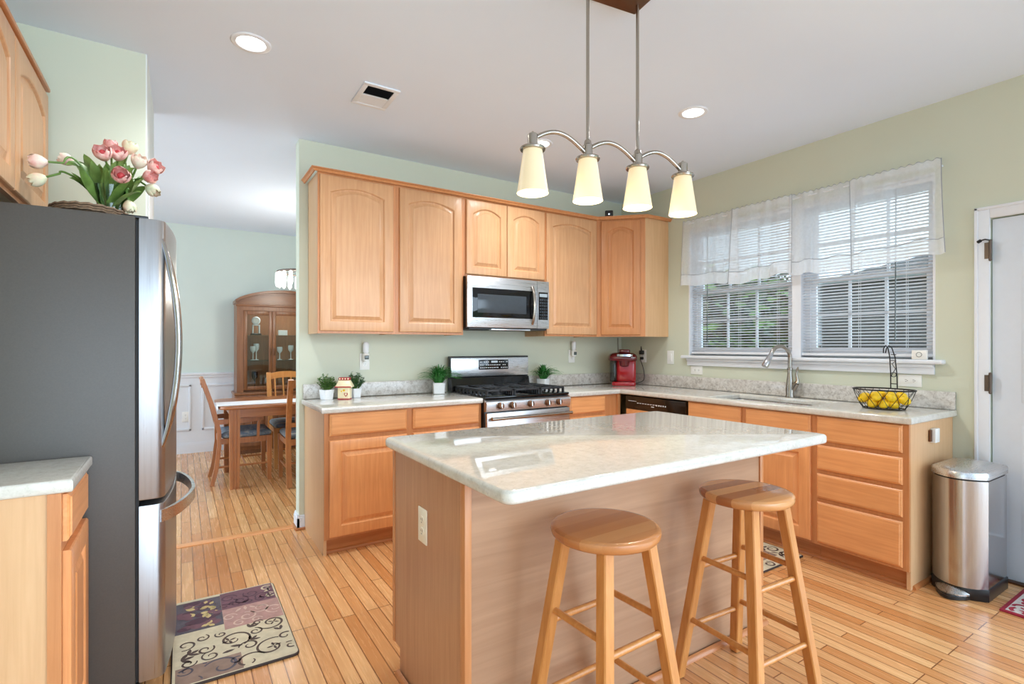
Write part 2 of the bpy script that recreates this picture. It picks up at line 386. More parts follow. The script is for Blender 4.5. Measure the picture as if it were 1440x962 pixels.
def dup(root, loc=None, rz=None, label=None, group=None):
    r = root.copy(); COL.objects.link(r)
    if loc is not None: r.location = loc
    if rz is not None: r.rotation_euler = (0, 0, rz)
    if label: r['label'] = label
    if group: r['group'] = group
    for ch in list(root.children):
        c = ch.copy(); COL.objects.link(c); c.parent = r
        for g in list(ch.children):
            d = g.copy(); COL.objects.link(d); d.parent = c
    return r
def rrect(x0, x1, y0, y1, r, n=5):
    pts = []
    for cx, cy, a in ((x1 - r, y1 - r, 0), (x0 + r, y1 - r, 90), (x0 + r, y0 + r, 180), (x1 - r, y0 + r, 270)):
        for k in range(n + 1):
            t = R_(a + 90 * k / n); pts.append((cx + r * math.cos(t), cy + r * math.sin(t)))
    return pts
def bez(p0, p1, p2, n=10):
    p0, p1, p2 = Vector(p0), Vector(p1), Vector(p2)
    return [(1 - t) ** 2 * p0 + 2 * t * (1 - t) * p1 + t * t * p2 for t in [i / n for i in range(n + 1)]]

# ================================================================== room shell
mb = MB().box(-4.0, RX + 0.14, -2.6, FW + 0.12, -0.06, 0.0); struct(mb, 'floor', 'floor')
mb = MB().box(-4.0, RX + 0.14, -2.6, FW + 0.12, CL, CL + 0.12); struct(mb, 'ceiling', 'ceiling_white')
BX = 0.697   # free end of the back wall
mb = MB().box(BX, RX + 0.14, W, W + 0.115, 0, CL); struct(mb, 'wall_back', 'wall_sage')
# right wall with the double window and the door opening
WY0, WY1, WZ0, WZ1 = 1.235, 3.02, 1.205, 2.33
DY0, DY1, DZ = 0.06, 0.984, 2.0
mb = MB(); x0, x1 = RX, RX + 0.14
mb.box(x0, x1, WY1, W, 0, CL); mb.box(x0, x1, WY0, WY1, 0, WZ0); mb.box(x0, x1, WY0, WY1, WZ1, CL)
mb.box(x0, x1, DY1, WY0, 0, CL); mb.box(x0, x1, DY0, DY1, DZ, CL); mb.box(x0, x1, -0.25, DY0, 0, CL)
struct(mb, 'wall_right', 'wall_sage')
mb = MB().box(LX - 0.12, LX, -0.8, 3.16, 0, CL); struct(mb, 'wall_left', 'wall_sage')
mb = MB().box(LX - 0.12, -0.150, 3.16, 3.93, 0, CL); struct(mb, 'wall_front', 'wall_sage')
mb = MB().box(-0.150, -0.144, 3.16, 3.932, 0, CL); struct(mb, 'wall_end', 'wall_pale')
mb = MB().box(-4.0, 4.0, FW, FW + 0.12, 0, CL); struct(mb, 'wall_dining', 'wall_mint')
mb = MB().box(RX, RX + 0.12, W + 0.115, FW, 0, CL); struct(mb, 'wall_side', 'wall_mint')
# oak threshold between kitchen and dining room
mb = MB().box(-0.10, BX - 0.02, 3.90, 3.975, -0.002, 0.004, 0.002); struct(mb, 'trim_1', 'maple_flat')
# baseboards
def baseboard(name, pts, nrm, mat='trim_white', h=0.10):
    # pts: (x,y) start and end on the wall face; nrm: direction into the room
    (xa, ya), (xb, yb) = pts; nx, ny = nrm; b = MB()
    for d, z0, z1 in ((0.014, 0.0, h - 0.022), (0.010, h - 0.022, h - 0.008), (0.006, h - 0.008, h)):
        b.box(min(xa, xb) + min(0, nx * d), max(xa, xb) + max(0, nx * d), min(ya, yb) + min(0, ny * d), max(ya, yb) + max(0, ny * d), z0, z1)
    return struct(b, name, mat)
baseboard('baseboard_back', ((BX - 0.014, W), (0.735, W)), (0, -1))
baseboard('baseboard_end', ((BX, W - 0.014), (BX, W + 0.129)), (-1, 0))
baseboard('baseboard_dining', ((-4.0, FW), (4.0, FW)), (0, -1), h=0.13)
mb = MB().tube([(BX - 0.024, W - 0.02, 0.008), (0.735, W - 0.02, 0.008)], 0.009, 8)
mb.tube([(BX - 0.02, W - 0.024, 0.008), (BX - 0.02, W + 0.12, 0.008)], 0.009, 8); struct(mb, 'trim_2', 'maple_edge')
# wainscot: chair rail and picture-frame panels on the far dining wall
mb = MB().box(-4.0, 4.0, FW - 0.004, FW - 0.0005, 0.13, 0.93); struct(mb, 'trim_3', 'trim_white')
mb = MB(); mb.box(-4.0, 4.0, FW - 0.030, FW - 0.0045, 0.935, 0.965, 0.006); mb.box(-4.0, 4.0, FW - 0.016, FW - 0.0045, 0.905, 0.935, 0.004); struct(mb, 'trim_4', 'trim_white')
mb = MB()
for k in range(9):
    xa = -1.62 + 0.61 * k; xb = xa + 0.50
    for (p0, p1, q0, q1) in ((xa, xb, 0.27, 0.295), (xa, xb, 0.80, 0.825), (xa, xa + 0.025, 0.27, 0.825), (xb - 0.025, xb, 0.27, 0.825)):
        mb.box(p0, p1, FW - 0.018, FW - 0.0045, q0, q1, 0.004)
struct(mb, 'trim_5', 'trim_white')

# ------------------------------------------------------------------ the double window
WX = RX + 0.075
mid0, mid1 = 2.035, 2.10
def window(name, ya, yb, first):
    f = MB(); fx0, fx1 = WX - 0.01, RX + 0.135
    t = 0.035
    f.box(fx0, fx1, ya, yb, WZ0, WZ0 + t); f.box(fx0, fx1, ya, yb, WZ1 - t, WZ1); f.box(fx0, fx1, ya, ya + t, WZ0 + t, WZ1 - t); f.box(fx0, fx1, yb - t, yb, WZ0 + t, WZ1 - t)
    r = struct(f, name, 'trim_white')
    zm = (WZ0 + WZ1) / 2 - 0.01
    for (za, zb, dx) in ((WZ0 + t, zm + 0.02, 0.0), (zm - 0.02, WZ1 - t, 0.028)):
        b = MB(); xa, xb = WX + 0.005 + dx, WX + 0.028 + dx; y0, y1 = ya + t, yb - t; s = 0.035
        b.box(xa, xb, y0, y1, za, za + s); b.box(xa, xb, y0, y1, zb - s, zb); b.box(xa, xb, y0, y0 + s, za + s, zb - s); b.box(xa, xb, y1 - s, y1, za + s, zb - s)
        sash = b.build('sash', 'trim_white', r)
        g = MB()
        for k in (1, 2):
            yy = y0 + s + (y1 - y0 - 2 * s) * k / 3; g.box(xa + 0.006, xb - 0.006, yy - 0.009, yy + 0.009, za + s, zb - s)
        zz = (za + zb) / 2; g.box(xa + 0.006, xb - 0.006, y0 + s, y1 - s, zz - 0.009, zz + 0.009)
        g.build('muntin', 'trim_white', sash)
        MB().box(xa + 0.010, xa + 0.0125, y0 + s, y1 - s, za + s, zb - s).build('glass_pane', 'window_glass', sash)
    return r
window('window_1', mid1, WY1, True); window('window_2', WY0, mid0, False)
mb = MB().box(RX + 0.004, RX + 0.135, mid0, mid1, WZ0, WZ1); struct(mb, 'trim_6', 'trim_white')
mb = MB()   # painted jamb liner
mb.box(RX - 0.001, RX + 0.06, WY0 - 0.0005, WY0 + 0.012, WZ0, WZ1); mb.box(RX - 0.001, RX + 0.06, WY1 - 0.012, WY1 + 0.0005, WZ0, WZ1); mb.box(RX - 0.001, RX + 0.06, WY0 + 0.012, WY1 - 0.012, WZ1 - 0.012, WZ1)
struct(mb, 'trim_7', 'trim_white')
mb = MB()   # stool and apron
mb.box(RX - 0.055, RX + 0.07, 1.185, 3.07, 1.178, 1.205, 0.008, 3); struct(mb, 'trim_8', 'trim_white')
mb = MB(); mb.box(RX - 0.020, RX, 1.235, 3.025, 1.115, 1.178, 0.004); mb.box(RX - 0.034, RX, 1.235, 3.025, 1.156, 1.178, 0.006); struct(mb, 'trim_9', 'trim_white')
# blinds
def blind(label, ya, yb, tilt, zb, wand_y):
    t = thing('window_blind', label, 'blind', (RX + 0.03, (ya + yb) / 2, zb), 0, 'white slatted blinds in the double window')
    xc = RX + 0.032; d = 0.0255; pitch = 0.0212
    MB().box(xc - 0.016, xc + 0.016, ya, yb, WZ1 - 0.042, WZ1 - 0.014, 0.004).build('head_rail', 'blind_white', t)
    b = MB(); z = zb + 0.035; n = 0
    ca, sa = math.cos(tilt), math.sin(tilt)
    while z < WZ1 - 0.05:
        prof = []
        for k in range(5):
            u = (k / 4 - 0.5) * d; w = 0.0022 * (1 - (2 * k / 4 - 1) ** 2); prof.append((xc + u * ca - w * sa, z + u * sa + w * ca))
        lo = [(p[0] + 0.0006 * sa, p[1] - 0.0011) for p in prof[::-1]]
        b.loft([[(p[0], ya, p[1]) for p in prof + lo], [(p[0], yb, p[1]) for p in prof + lo]])
        z += pitch; n += 1
    b.build('slats', 'blind_white', t)
    MB().box(xc - 0.013, xc + 0.013, ya, yb, zb, zb + 0.020, 0.005).build('bottom_rail', 'blind_white', t)
    for yy in (ya + 0.14, (ya + yb) / 2, yb - 0.14):
        c = MB()
        for dx in (-0.0135, 0.0135): c.box(xc + dx - 0.0005, xc + dx + 0.0005, yy - 0.0011, yy + 0.0011, zb + 0.01, WZ1 - 0.05)
        c.build('ladder_cord', 'trim_white', t)
    MB().tube([(RX - 0.006, wand_y, WZ1 - 0.05), (RX - 0.008, wand_y + 0.004, WZ0 + 0.12)], 0.0035, 6).build('wand', 'smoke_tank', t, 'grey tilt wand')
    return t
blind('white slatted blind in the left half of the window behind the faucet, trees showing through', mid1 - 0.02, WY1 - 0.014, -R_(14), WZ0 + 0.012, WY1 - 0.2)
blind('white slatted blind in the right half of the window above the fruit basket', WY0 + 0.014, mid1 - 0.032, -R_(14), WZ0 + 0.012, WY0 + 0.2)
# sheer valance
vt = thing('sheer_valance', 'sheer white curtain valance gathered on a rod across the window top', 'curtain', (RX - 0.07, 2.09, 2.35))
MB().tube([(RX - 0.004, 1.20, 2.355), (RX - 0.06, 1.195, 2.355), (RX - 0.062, 2.1, 2.355), (RX - 0.06, 2.99, 2.355), (RX - 0.004, 3.0, 2.355)], 0.006, 8).build('curtain_rod', 'trim_white', vt)
random.seed(5)
def panel(y0, y1, zb0, zb1, amp, xo, flare=0.0, ph=0.0):
    # y0 > y1 : from the corner side to the door side
    NU, NV = 60, 18; top = 2.385
    def X(u, v): return RX - 0.072 + xo - amp * (0.35 + 0.65 * v) * math.sin(u * 22 + ph + 0.8 * math.sin(u * 7 + ph)) - 0.02 * v
    def Y(u, v): return y0 + (y1 - y0) * u - flare * (v ** 1.3) * u * 0.9 + 0.02 * v * math.sin(u * 9 + ph)
    def Z(u, v):
        zb = zb0 + (zb1 - zb0) * u + 0.008 * math.sin(u * 14 + ph); tp = top + 0.006 * math.sin(u * 70 + ph)
        return tp + (zb - tp) * v
    g = MB(); vh = NV - 3
    for (a, b_) in ((0, vh),):
        vs = [(X(i / NU, j / NV), Y(i / NU, j / NV), Z(i / NU, j / NV)) for j in range(a, b_ + 1) for i in range(NU + 1)]
        fs = [(j * (NU + 1) + i, j * (NU + 1) + i + 1, (j + 1) * (NU + 1) + i + 1, (j + 1) * (NU + 1) + i) for j in range(b_ - a) for i in range(NU)]
        g._add(vs, fs)
    p = g.build('curtain_panel', 'sheer', vt, solid=False, angle=180)
    h = MB(); vs = [(X(i / NU, j / NV) + 0.001, Y(i / NU, j / NV), Z(i / NU, j / NV)) for j in range(vh, NV + 1) for i in range(NU + 1)]
    fs = [(j * (NU + 1) + i, j * (NU + 1) + i + 1, (j + 1) * (NU + 1) + i + 1, (j + 1) * (NU + 1) + i) for j in range(NV - vh) for i in range(NU)]
    h._add(vs, fs)
    # rod pocket and side edge
    vs = [(X(i / NU, j / NV) + 0.0015, Y(i / NU, j / NV), Z(i / NU, j / NV)) for j in range(0, 2) for i in range(NU + 1)]
    h._add(vs, [(i, i + 1, NU + 2 + i, NU + 1 + i) for i in range(NU)])
    e = []
    for j in range(NV + 1): e += [(X(1, j / NV) + 0.001, Y(1, j / NV), Z(1, j / NV)), (X(0.975, j / NV) + 0.001, Y(0.975, j / NV), Z(0.975, j / NV))]
    h._add(e, [(2 * j, 2 * j + 1, 2 * j + 3, 2 * j + 2) for j in range(NV)])
    h.build('hem', 'sheer_hem', p, solid=False, angle=180)
    q = MB(); e = []  # grey strips: hem lines, and shading between panels painted along their edges
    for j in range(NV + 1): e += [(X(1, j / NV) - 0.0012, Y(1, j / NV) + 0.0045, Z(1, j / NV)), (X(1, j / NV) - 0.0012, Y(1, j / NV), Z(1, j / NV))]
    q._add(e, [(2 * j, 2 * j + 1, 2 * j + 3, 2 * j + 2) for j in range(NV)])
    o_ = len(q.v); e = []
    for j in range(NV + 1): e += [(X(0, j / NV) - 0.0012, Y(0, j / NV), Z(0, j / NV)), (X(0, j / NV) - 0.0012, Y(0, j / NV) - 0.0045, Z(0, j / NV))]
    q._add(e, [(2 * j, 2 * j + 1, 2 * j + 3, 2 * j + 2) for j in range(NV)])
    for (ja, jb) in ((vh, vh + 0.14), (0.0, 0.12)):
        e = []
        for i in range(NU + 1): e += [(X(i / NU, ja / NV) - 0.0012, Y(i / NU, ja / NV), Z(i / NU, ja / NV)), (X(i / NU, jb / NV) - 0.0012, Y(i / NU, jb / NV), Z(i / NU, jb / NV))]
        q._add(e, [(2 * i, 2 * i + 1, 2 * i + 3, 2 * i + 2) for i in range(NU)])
    q.build('edge_shade_hem', 'seam_shade_grey', p, solid=False, angle=180)
panel(3.03, 2.50, 1.815, 1.80, 0.014, 0.006, 0.03, 0.3)
panel(2.53, 2.05, 1.775, 1.815, 0.016, -0.016, -0.02, 1.7)
panel(2.08, 1.64, 1.805, 1.795, 0.014, 0.008, -0.02, 3.1)
panel(1.67, 1.175, 1.795, 1.83, 0.014, -0.016, 0.045, 4.4)
# outdoors seen through the window
mb = MB().box(4.3, 26, -12, 30, -0.6, -0.45); struct(mb, 'ground_outside', 'lawn')
hs = thing('neighbour_house', 'grey sided neighbouring house seen through the right half of the window', 'house', (11.2, 2.8, -0.45))
MB().box(11.2, 16.0, 0.0, 5.85, -0.45, 2.5).build('house_wall', 'siding', hs)
MB().prism([(-0.3, 2.5), (6.15, 2.5), (2.9, 3.0)], 10.9, 16.3, axis='x').build('roof', 'roof_grey', hs)
def tree(label, x, y, zc, rx, ry, rz_, seed, mat2):
    rnd = random.Random(seed); t = thing('tree', label, 'tree', (x, y, -0.45), 0, 'trees outside the window')
    MB().tube([(x, y, -0.45), (x + 0.05, y, zc * 0.5), (x, y + 0.05, zc)], [0.14, 0.11, 0.05], 8).build('trunk', 'bark', t)
    f = MB()
    for k in range(4200):
        a = rnd.uniform(0, 2 * PI); c = rnd.uniform(-1, 1); q = math.sqrt(1 - c * c); rr = rnd.uniform(0.6, 1.0)
        p = Vector((x + rx * rr * q * math.cos(a), y + ry * rr * q * math.sin(a), zc + rz_ * rr * c))
        d = Vector((rnd.gauss(0, 1), rnd.gauss(0, 1), rnd.gauss(0, 1))).normalized(); e = d.orthogonal().normalized()
        L = rnd.uniform(0.08, 0.17); w = L * 0.5; f.cur = 1 if rnd.random() < 0.45 else 0
        f._add([p - d * L, p + e * w, p + d * L, p - e * w], [(0, 1, 2, 3)])
    f.build('foliage', ['ext_leaf_dark', mat2], t, solid=False, smooth=False); return t
tree('bushy green tree outside, behind the left end of the window blind', 7.2, 5.45, 1.1, 1.0, 1.05, 1.55, 1, 'ext_leaf')
tree('green tree outside, behind the middle of the window next to the house', 9.6, 5.95, 1.2, 0.9, 0.98, 1.7, 2, 'ext_leaf')

# ------------------------------------------------------------------ patio door on the right wall
mb = MB(); cw = 0.066
for (p0, p1, q0, q1) in ((DY1, DY1 + cw, 0, DZ + cw), (DY0 - cw, DY0, 0, DZ + cw), (DY0, DY1, DZ, DZ + cw)):
    mb.box(RX - 0.016, RX, p0, p1, q0, q1, 0.004); 
for (p0, p1, q0, q1) in ((DY1 + cw - 0.016, DY1 + cw, 0, DZ + cw), (DY0 - cw, DY1 + cw, DZ + cw - 0.016, DZ + cw)):
    mb.box(RX - 0.022, RX - 0.012, p0, p1, q0, q1, 0.003)
struct(mb, 'trim_10', 'trim_white')
mb = MB(); dx = RX + 0.006
mb.box(dx, dx + 0.044, DY0 + 0.004, DY1 - 0.006, 0.012, DZ - 0.006, 0.002)
d1 = struct(mb, 'door_1', 'door_white')
def ring_panel(b, y0, y1, z0, z1, x):
    rr = [];
    for ins, dd in ((0, 0.0), (0.012, -0.006), (0.024, 0.004), (0.05, 0.004), (0.065, -0.002)):
        rr.append([(x + dd, y0 + ins, z0 + ins), (x + dd, y1 - ins, z0 + ins), (x + dd, y1 - ins, z1 - ins), (x + dd, y0 + ins, z1 - ins)])
    b.loft(rr, True, False, True)
b = MB()
for (a, c) in ((0.14, 0.47), (0.57, 0.86)):
    ring_panel(b, a, c, 0.22, 0.86, dx - 0.0012)
    ring_panel(b, a, c, 0.98, 1.86, dx - 0.0012)
b.build('door_panel', 'door_white', d1, solid=False)
for z in (1.82, 1.08, 0.28):
    h = MB(); h.tube([(RX - 0.020, DY1 - 0.004, z - 0.05), (RX - 0.020, DY1 - 0.004, z + 0.05)], 0.0075, 10)
    h.box(RX - 0.0185, RX - 0.016, DY1 - 0.002, DY1 + 0.022, z - 0.045, z + 0.045)
    h.ball((RX - 0.020, DY1 - 0.004, z + 0.053), 0.008, 8, 6); h.ball((RX - 0.020, DY1 - 0.004, z - 0.053), 0.008, 8, 6)
    hg = h.build('hinge', 'hinge_metal', d1)
    if z > 1.5:
        s = MB().tube([(RX - 0.020, DY1 - 0.004, z + 0.055), (RX - 0.045, DY1 + 0.012, z + 0.06), (RX - 0.05, DY1 + 0.03, z + 0.055)], 0.004, 8)
        s.tube([(RX - 0.05, DY1 + 0.03, z + 0.055), (RX - 0.043, DY1 + 0.042, z + 0.05)], 0.009, 10); s.build('hinge_stop', 'black_plastic', hg)
mb = MB().box(RX - 0.03, RX + 0.05, DY0, DY1, 0.0, 0.011, 0.003); struct(mb, 'trim_11', 'bronze')

# ================================================================== cabinetry (local frame: x right, y into the wall, face frame at y=0)
def door_rings(x0, x1, z0, z1, arch, fr, yf, th):
    N = 14
    def ring(ins, y, a, top=None):
        pts = [(x0 + ins, z0 + ins), (x1 - ins, z0 + ins)]
        for k in range(N + 1):
            t = 1 - k / N; zt = z1 - ins - a * (2 * t - 1) ** 2
            pts.append((x0 + ins + (x1 - x0 - 2 * ins) * t, zt))
        return [(p, y, q) for p, q in pts]
    f = yf - th
    return [ring(0, yf, 0), ring(0, f + 0.006, 0), ring(0.003, f + 0.0015, 0), ring(0.007, f, 0), ring(fr - 0.004, f, arch), ring(fr, f + 0.0025, arch), ring(fr + 0.004, f + 0.011, arch),
            ring(fr + 0.010, f + 0.0115, arch), ring(fr + 0.032, f + 0.0030, arch), ring(fr + 0.034, f + 0.0012, arch), ring(fr + 0.038, f + 0.001, arch)]
def add_door(parent, x0, x1, z0, z1, arch=0.0, fr=0.070, yf=-0.0005, th=0.019, name='door', mat='maple'):
    return MB().loft(door_rings(x0, x1, z0, z1, arch, fr, yf, th)).build(name, mat, parent, angle=22)
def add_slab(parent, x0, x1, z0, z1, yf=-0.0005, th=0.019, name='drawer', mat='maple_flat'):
    def ring(ins, y): return [(x0 + ins, y, z0 + ins), (x1 - ins, y, z0 + ins), (x1 - ins, y, z1 - ins), (x0 + ins, y, z1 - ins)]
    f = yf - th
    b = MB().loft([ring(0, yf), ring(0, f + 0.010), ring(0.004, f + 0.006), ring(0.010, f + 0.0035), ring(0.012, f)])
    return b.build(name, mat, parent, angle=22)
def cabT(mb_parent, rootloc, rz): return Matrix.Translation(rootloc) @ Matrix.Rotation(rz, 4, 'Z')
def frame_parts(t, w, z0, z1, openings, st=0.04):
    # face frame as one mesh: outer stiles, rails at given z ranges
    b = MB(); b.box(0, st, 0, 0.019, z0, z1); b.box(w - st, w, 0, 0.019, z0, z1)
    for a, c in openings: b.box(st, w - st, 0, 0.019, a, c)
    return b
def base_cab(label, loc, rz, w, drawers, doors, false_front=False, left_side=True, right_side=True, group='maple base cabinets', depth=0.598, mids=()):
    t = thing('base_cabinet', label, 'cabinet', loc, rz, group, local=True); ZT = 0.8755
    b = MB(); s = 0.018
    b.box(0.0, s, 0.019, depth, 0.0 if left_side else 0.1, ZT); b.box(w - s, w, 0.019, depth, 0.0 if right_side else 0.1, ZT)
    b.box(s, w - s, 0.019, depth, 0.10, 0.118); b.box(s, w - s, depth - 0.008, depth, 0.118, ZT)
    b.build('carcass', 'maple_side', t)
    rails = [(0.10, 0.135), (ZT - 0.03, ZT)] + [(z, z + 0.03) for z in mids]
    fb = frame_parts(t, w, 0.10, ZT, rails); 
    fb.build('face_frame', 'maple_frame', t)
    MB().box(s if left_side else 0.0, w - (s if right_side else 0.0), 0.060, 0.075, 0.0, 0.10).build('toe_kick', 'maple_edge', t)
    sh = MB(); y0 = 0.060
    sh.prism([(y0, 0.0), (y0 - 0.016, 0.0), (y0 - 0.013, 0.012), (y0 - 0.006, 0.018), (y0, 0.020)], 0.0, w, axis='x'); sh.build('shoe_moulding', 'maple_edge', t)
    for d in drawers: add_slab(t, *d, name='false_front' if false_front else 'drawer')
    for d in doors: add_door(t, *d, mat='maple_warm_bounce')
    return t
YF = W - 0.600; XF = RX - 0.600
# back wall, left of the range
base_cab('maple base cabinet at the free end of the back wall, below the house-shaped jar', (0.732, YF, 0), 0, 0.54,
         [(0.028, 0.524, 0.735, 0.868)], [(0.028, 0.524, 0.115, 0.708)], mids=(0.708,), right_side=False)
base_cab('maple base cabinet just left of the range, mostly hidden behind the island', (1.2725, YF, 0), 0, 0.551,
         [(0.026, 0.530, 0.735, 0.868)], [(0.026, 0.530, 0.115, 0.708)], mids=(0.708,), left_side=False, right_side=False)
blind_base = base_cab('maple base cabinet between the range and the room corner, one drawer showing', (2.602, YF, 0), 0, 0.5835,
         [(0.03, 0.415, 0.735, 0.868)], [(0.03, 0.415, 0.115, 0.708)], mids=(0.708,), left_side=False, right_side=False)
MB().box(0.395, 0.5425, -0.0007, 0.0180, 0.101, 0.875).build('corner_stile', 'maple_frame', blind_base)
b = MB().box(3.155, 3.1865, YF - 0.018, YF - 0.002, 0.10, 0.8755); solo(b, 'filler_strip', 'maple_frame', 'narrow maple filler strip in the inside corner beside the dishwasher', 'filler', base=(3.17, YF, 0.10))
# right wall: sink base, drawer base (rz=-90: local x -> -Y, y -> +X)
sb = base_cab('maple sink base cabinet below the window and faucet', (XF, 2.550, 0), -PI / 2, 0.925,
         [(0.008, 0.440, 0.728, 0.868), (0.474, 0.902, 0.728, 0.868)], [(0.008, 0.440, 0.115, 0.703), (0.474, 0.902, 0.115, 0.703)], false_front=True, mids=(0.70,), left_side=False, right_side=False)
MB().box(0.437, 0.477, -0.0007, 0.0180, 0.101, 0.875).build('stile', 'maple_frame', sb)
drw = base_cab('maple base cabinet with a stack of four drawers beside the trash can', (XF, 1.6245, 0), -PI / 2, 0.4725,
         [(0.012, 0.446, 0.722, 0.868), (0.012, 0.446, 0.553, 0.698), (0.012, 0.446, 0.384, 0.528), (0.012, 0.446, 0.118, 0.360)], [], mids=(0.697, 0.527, 0.358), left_side=False)
MB().prism([(0.4725, 0.0), (0.4885, 0.0), (0.486, 0.012), (0.479, 0.018), (0.4725, 0.020)], 0.045, 0.598, axis='y').build('end_shoe_moulding', 'maple_edge', drw)
# left wall base (rz=+90: local x -> +Y, y -> -X)
lb = base_cab('maple base cabinet beside the refrigerator, cut off by the photo edge', (-0.262 - 0.02, 1.897, 0), PI / 2, 0.352,
         [(0.012, 0.338, 0.735, 0.868)], [(0.012, 0.338, 0.115, 0.708)], mids=(0.708,), depth=0.536)
MB().box(-0.006, 0.0, 0.0, 0.030, 0.0, 0.8755).build('end_stile', 'maple_frame', lb)

# ---- counters
def counter(xs, ys, cells, z0, z1, name, label, base, cat='countertop'):
    b = bmesh.new(); vt = {}; 
    def V(i, j, z):
        k = (i, j, z)
        if k not in vt: vt[k] = b.verts.new((xs[i], ys[j], z))
        return vt[k]
    for (i, j) in cells:
        b.faces.new((V(i, j, z1), V(i + 1, j, z1), V(i + 1, j + 1, z1), V(i, j + 1, z1)))
        b.faces.new((V(i, j, z0), V(i, j + 1, z0), V(i + 1, j + 1, z0), V(i + 1, j, z0)))
        for (di, dj, a, c) in ((-1, 0, (i, j), (i, j + 1)), (1, 0, (i + 1, j), (i + 1, j + 1)), (0, -1, (i, j), (i + 1, j)), (0, 1, (i, j + 1), (i + 1, j + 1))):
            if (i + di, j + dj) not in cells: b.faces.new((V(*a, z0), V(*c, z0), V(*c, z1), V(*a, z1)))
    bmesh.ops.recalc_face_normals(b, faces=b.faces[:])
    es = [e for e in b.edges if len(e.link_faces) == 2 and e.calc_face_angle(0) > 1.0 and abs(e.verts[0].co.z - e.verts[1].co.z) < 1e-6]
    bmesh.ops.bevel(b, geom=es, offset=0.009, segments=4, profile=0.5, affect='EDGES')
    m = MB(); m.bm(b)
    return solo(m, name, 'quartz', label, cat, base=base)
CT0, CT1 = 0.8765, 0.914
cl = counter([0.712, 1.8245], [YF - 0.028, W - 0.001], {(0, 0)}, CT0, CT1, 'countertop', 'white speckled quartz countertop left of the range, plants and jar on it', (1.27, W - 0.3, CT0))
SX0, SX1, SY0, SY1 = 3.275, 3.665, 1.72, 2.43
cr = counter([2.6005, XF - 0.028, SX0, SX1, RX - 0.001], [1.132, SY0, SY1, YF - 0.028, W - 0.001],
        {(i, j) for i in range(1, 4) for j in range(3)} - {(2, 1)} | {(i, 3) for i in range(4)}, CT0, CT1, 'countertop', 'L-shaped white quartz countertop with the sink, running under the window', (3.5, 2.2, CT0))
counter([-0.818, -0.255], [1.880, 2.2505], {(0, 0)}, CT0, CT1, 'countertop', 'small white quartz countertop beside the refrigerator at the photo edge', (-0.5, 2.05, CT0))
def splash(label, boxes, base):
    m = MB()
    for bx in boxes: m.box(*bx, CT1 + 0.0004, 1.018, 0.003)
    return solo(m, 'backsplash', 'backsplash', label, 'backsplash', base=base)
splash('low grey speckled backsplash left of the range', [(0.722, 1.8245, W - 0.021, W - 0.0012)], (1.27, W - 0.01, CT1))
splash('low grey speckled backsplash right of the range, turning the corner under the window', [(2.6005, RX - 0.0012, W - 0.021, W - 0.0012), (RX - 0.021, RX - 0.0012, 1.136, W - 0.0215)], (RX - 0.01, 2.4, CT1))
# ---- sink
t = thing('kitchen_sink', 'stainless undermount sink in the counter below the faucet', 'sink', ((SX0 + SX1) / 2, (SY0 + SY1) / 2, 0.68))
o = MB(); e = 0.004
rings = []
for ins, z in ((-0.012, CT0 - 0.0015), (0.002, CT0 - 0.0015), (0.006, CT0 - 0.02), (0.012, 0.72), (0.05, 0.69), (0.10, 0.688)):
    rings.append([(x, y, z) for x, y in rrect(SX0 + ins, SX1 - ins, SY0 + ins, SY1 - ins, max(0.02, 0.05 - ins * 0.2), 4)])
o.loft(rings, True, False, True); 
o.build('basin', 'steel_h', t)
MB().lathe([(0.045, 0.6885), (0.045, 0.691), (0.035, 0.691), (0.03, 0.6895)], ((SX0 + SX1) / 2, (SY0 + SY1) / 2, 0), 20).build('drain', 'chrome', t)
# ---- upper cabinets
UZ0, UZ1 = 1.372, 2.440
def wall_cab(label, loc, rz, w, z0, z1, doors, depth=0.304, arch=0.04, group='maple wall cabinets', stile=None):
    t = thing('wall_cabinet', label, 'cabinet', (loc[0], loc[1], z0), rz, group, local=True); h = z1 - z0; s = 0.018
    b = MB(); b.box(0, s, 0.019, depth, 0, h); b.box(w - s, w, 0.019, depth, 0, h); b.box(s, w - s, 0.019, depth, 0.012, 0.030); b.box(s, w - s, 0.019, depth, h - s, h); b.box(s, w - s, depth - 0.006, depth, 0.03, h - s)
    b.build('carcass', 'maple_side', t)
    frame_parts(t, w, 0, h, [(0, 0.04), (h - 0.05, h)]).build('face_frame', 'maple_frame', t)
    for (a, c) in doors: add_door(t, a, c, 0.016, h - 0.018, arch, 0.068 if c - a > 0.4 else 0.060)
    return t
UF = W - 0.305
wall_cab('tall maple wall cabinet at the left end, above the house-shaped jar', (0.757, UF), 0, 0.5325, UZ0, UZ1, [(0.012, 0.512)])
wall_cab('tall maple wall cabinet second from the left, beside the microwave', (1.2905, UF), 0, 0.5395, UZ0, UZ1, [(0.024, 0.522)])
wall_cab('short maple wall cabinet with two arched doors above the microwave', (1.831, UF), 0, 0.779, 1.829, UZ1, [(0.020, 0.3875), (0.393, 0.766)], arch=0.045)
wall_cab('tall pale maple wall cabinet between the microwave and the corner cabinet', (2.611, UF), 0, 0.5855, UZ0, UZ1, [(0.008, 0.574)])
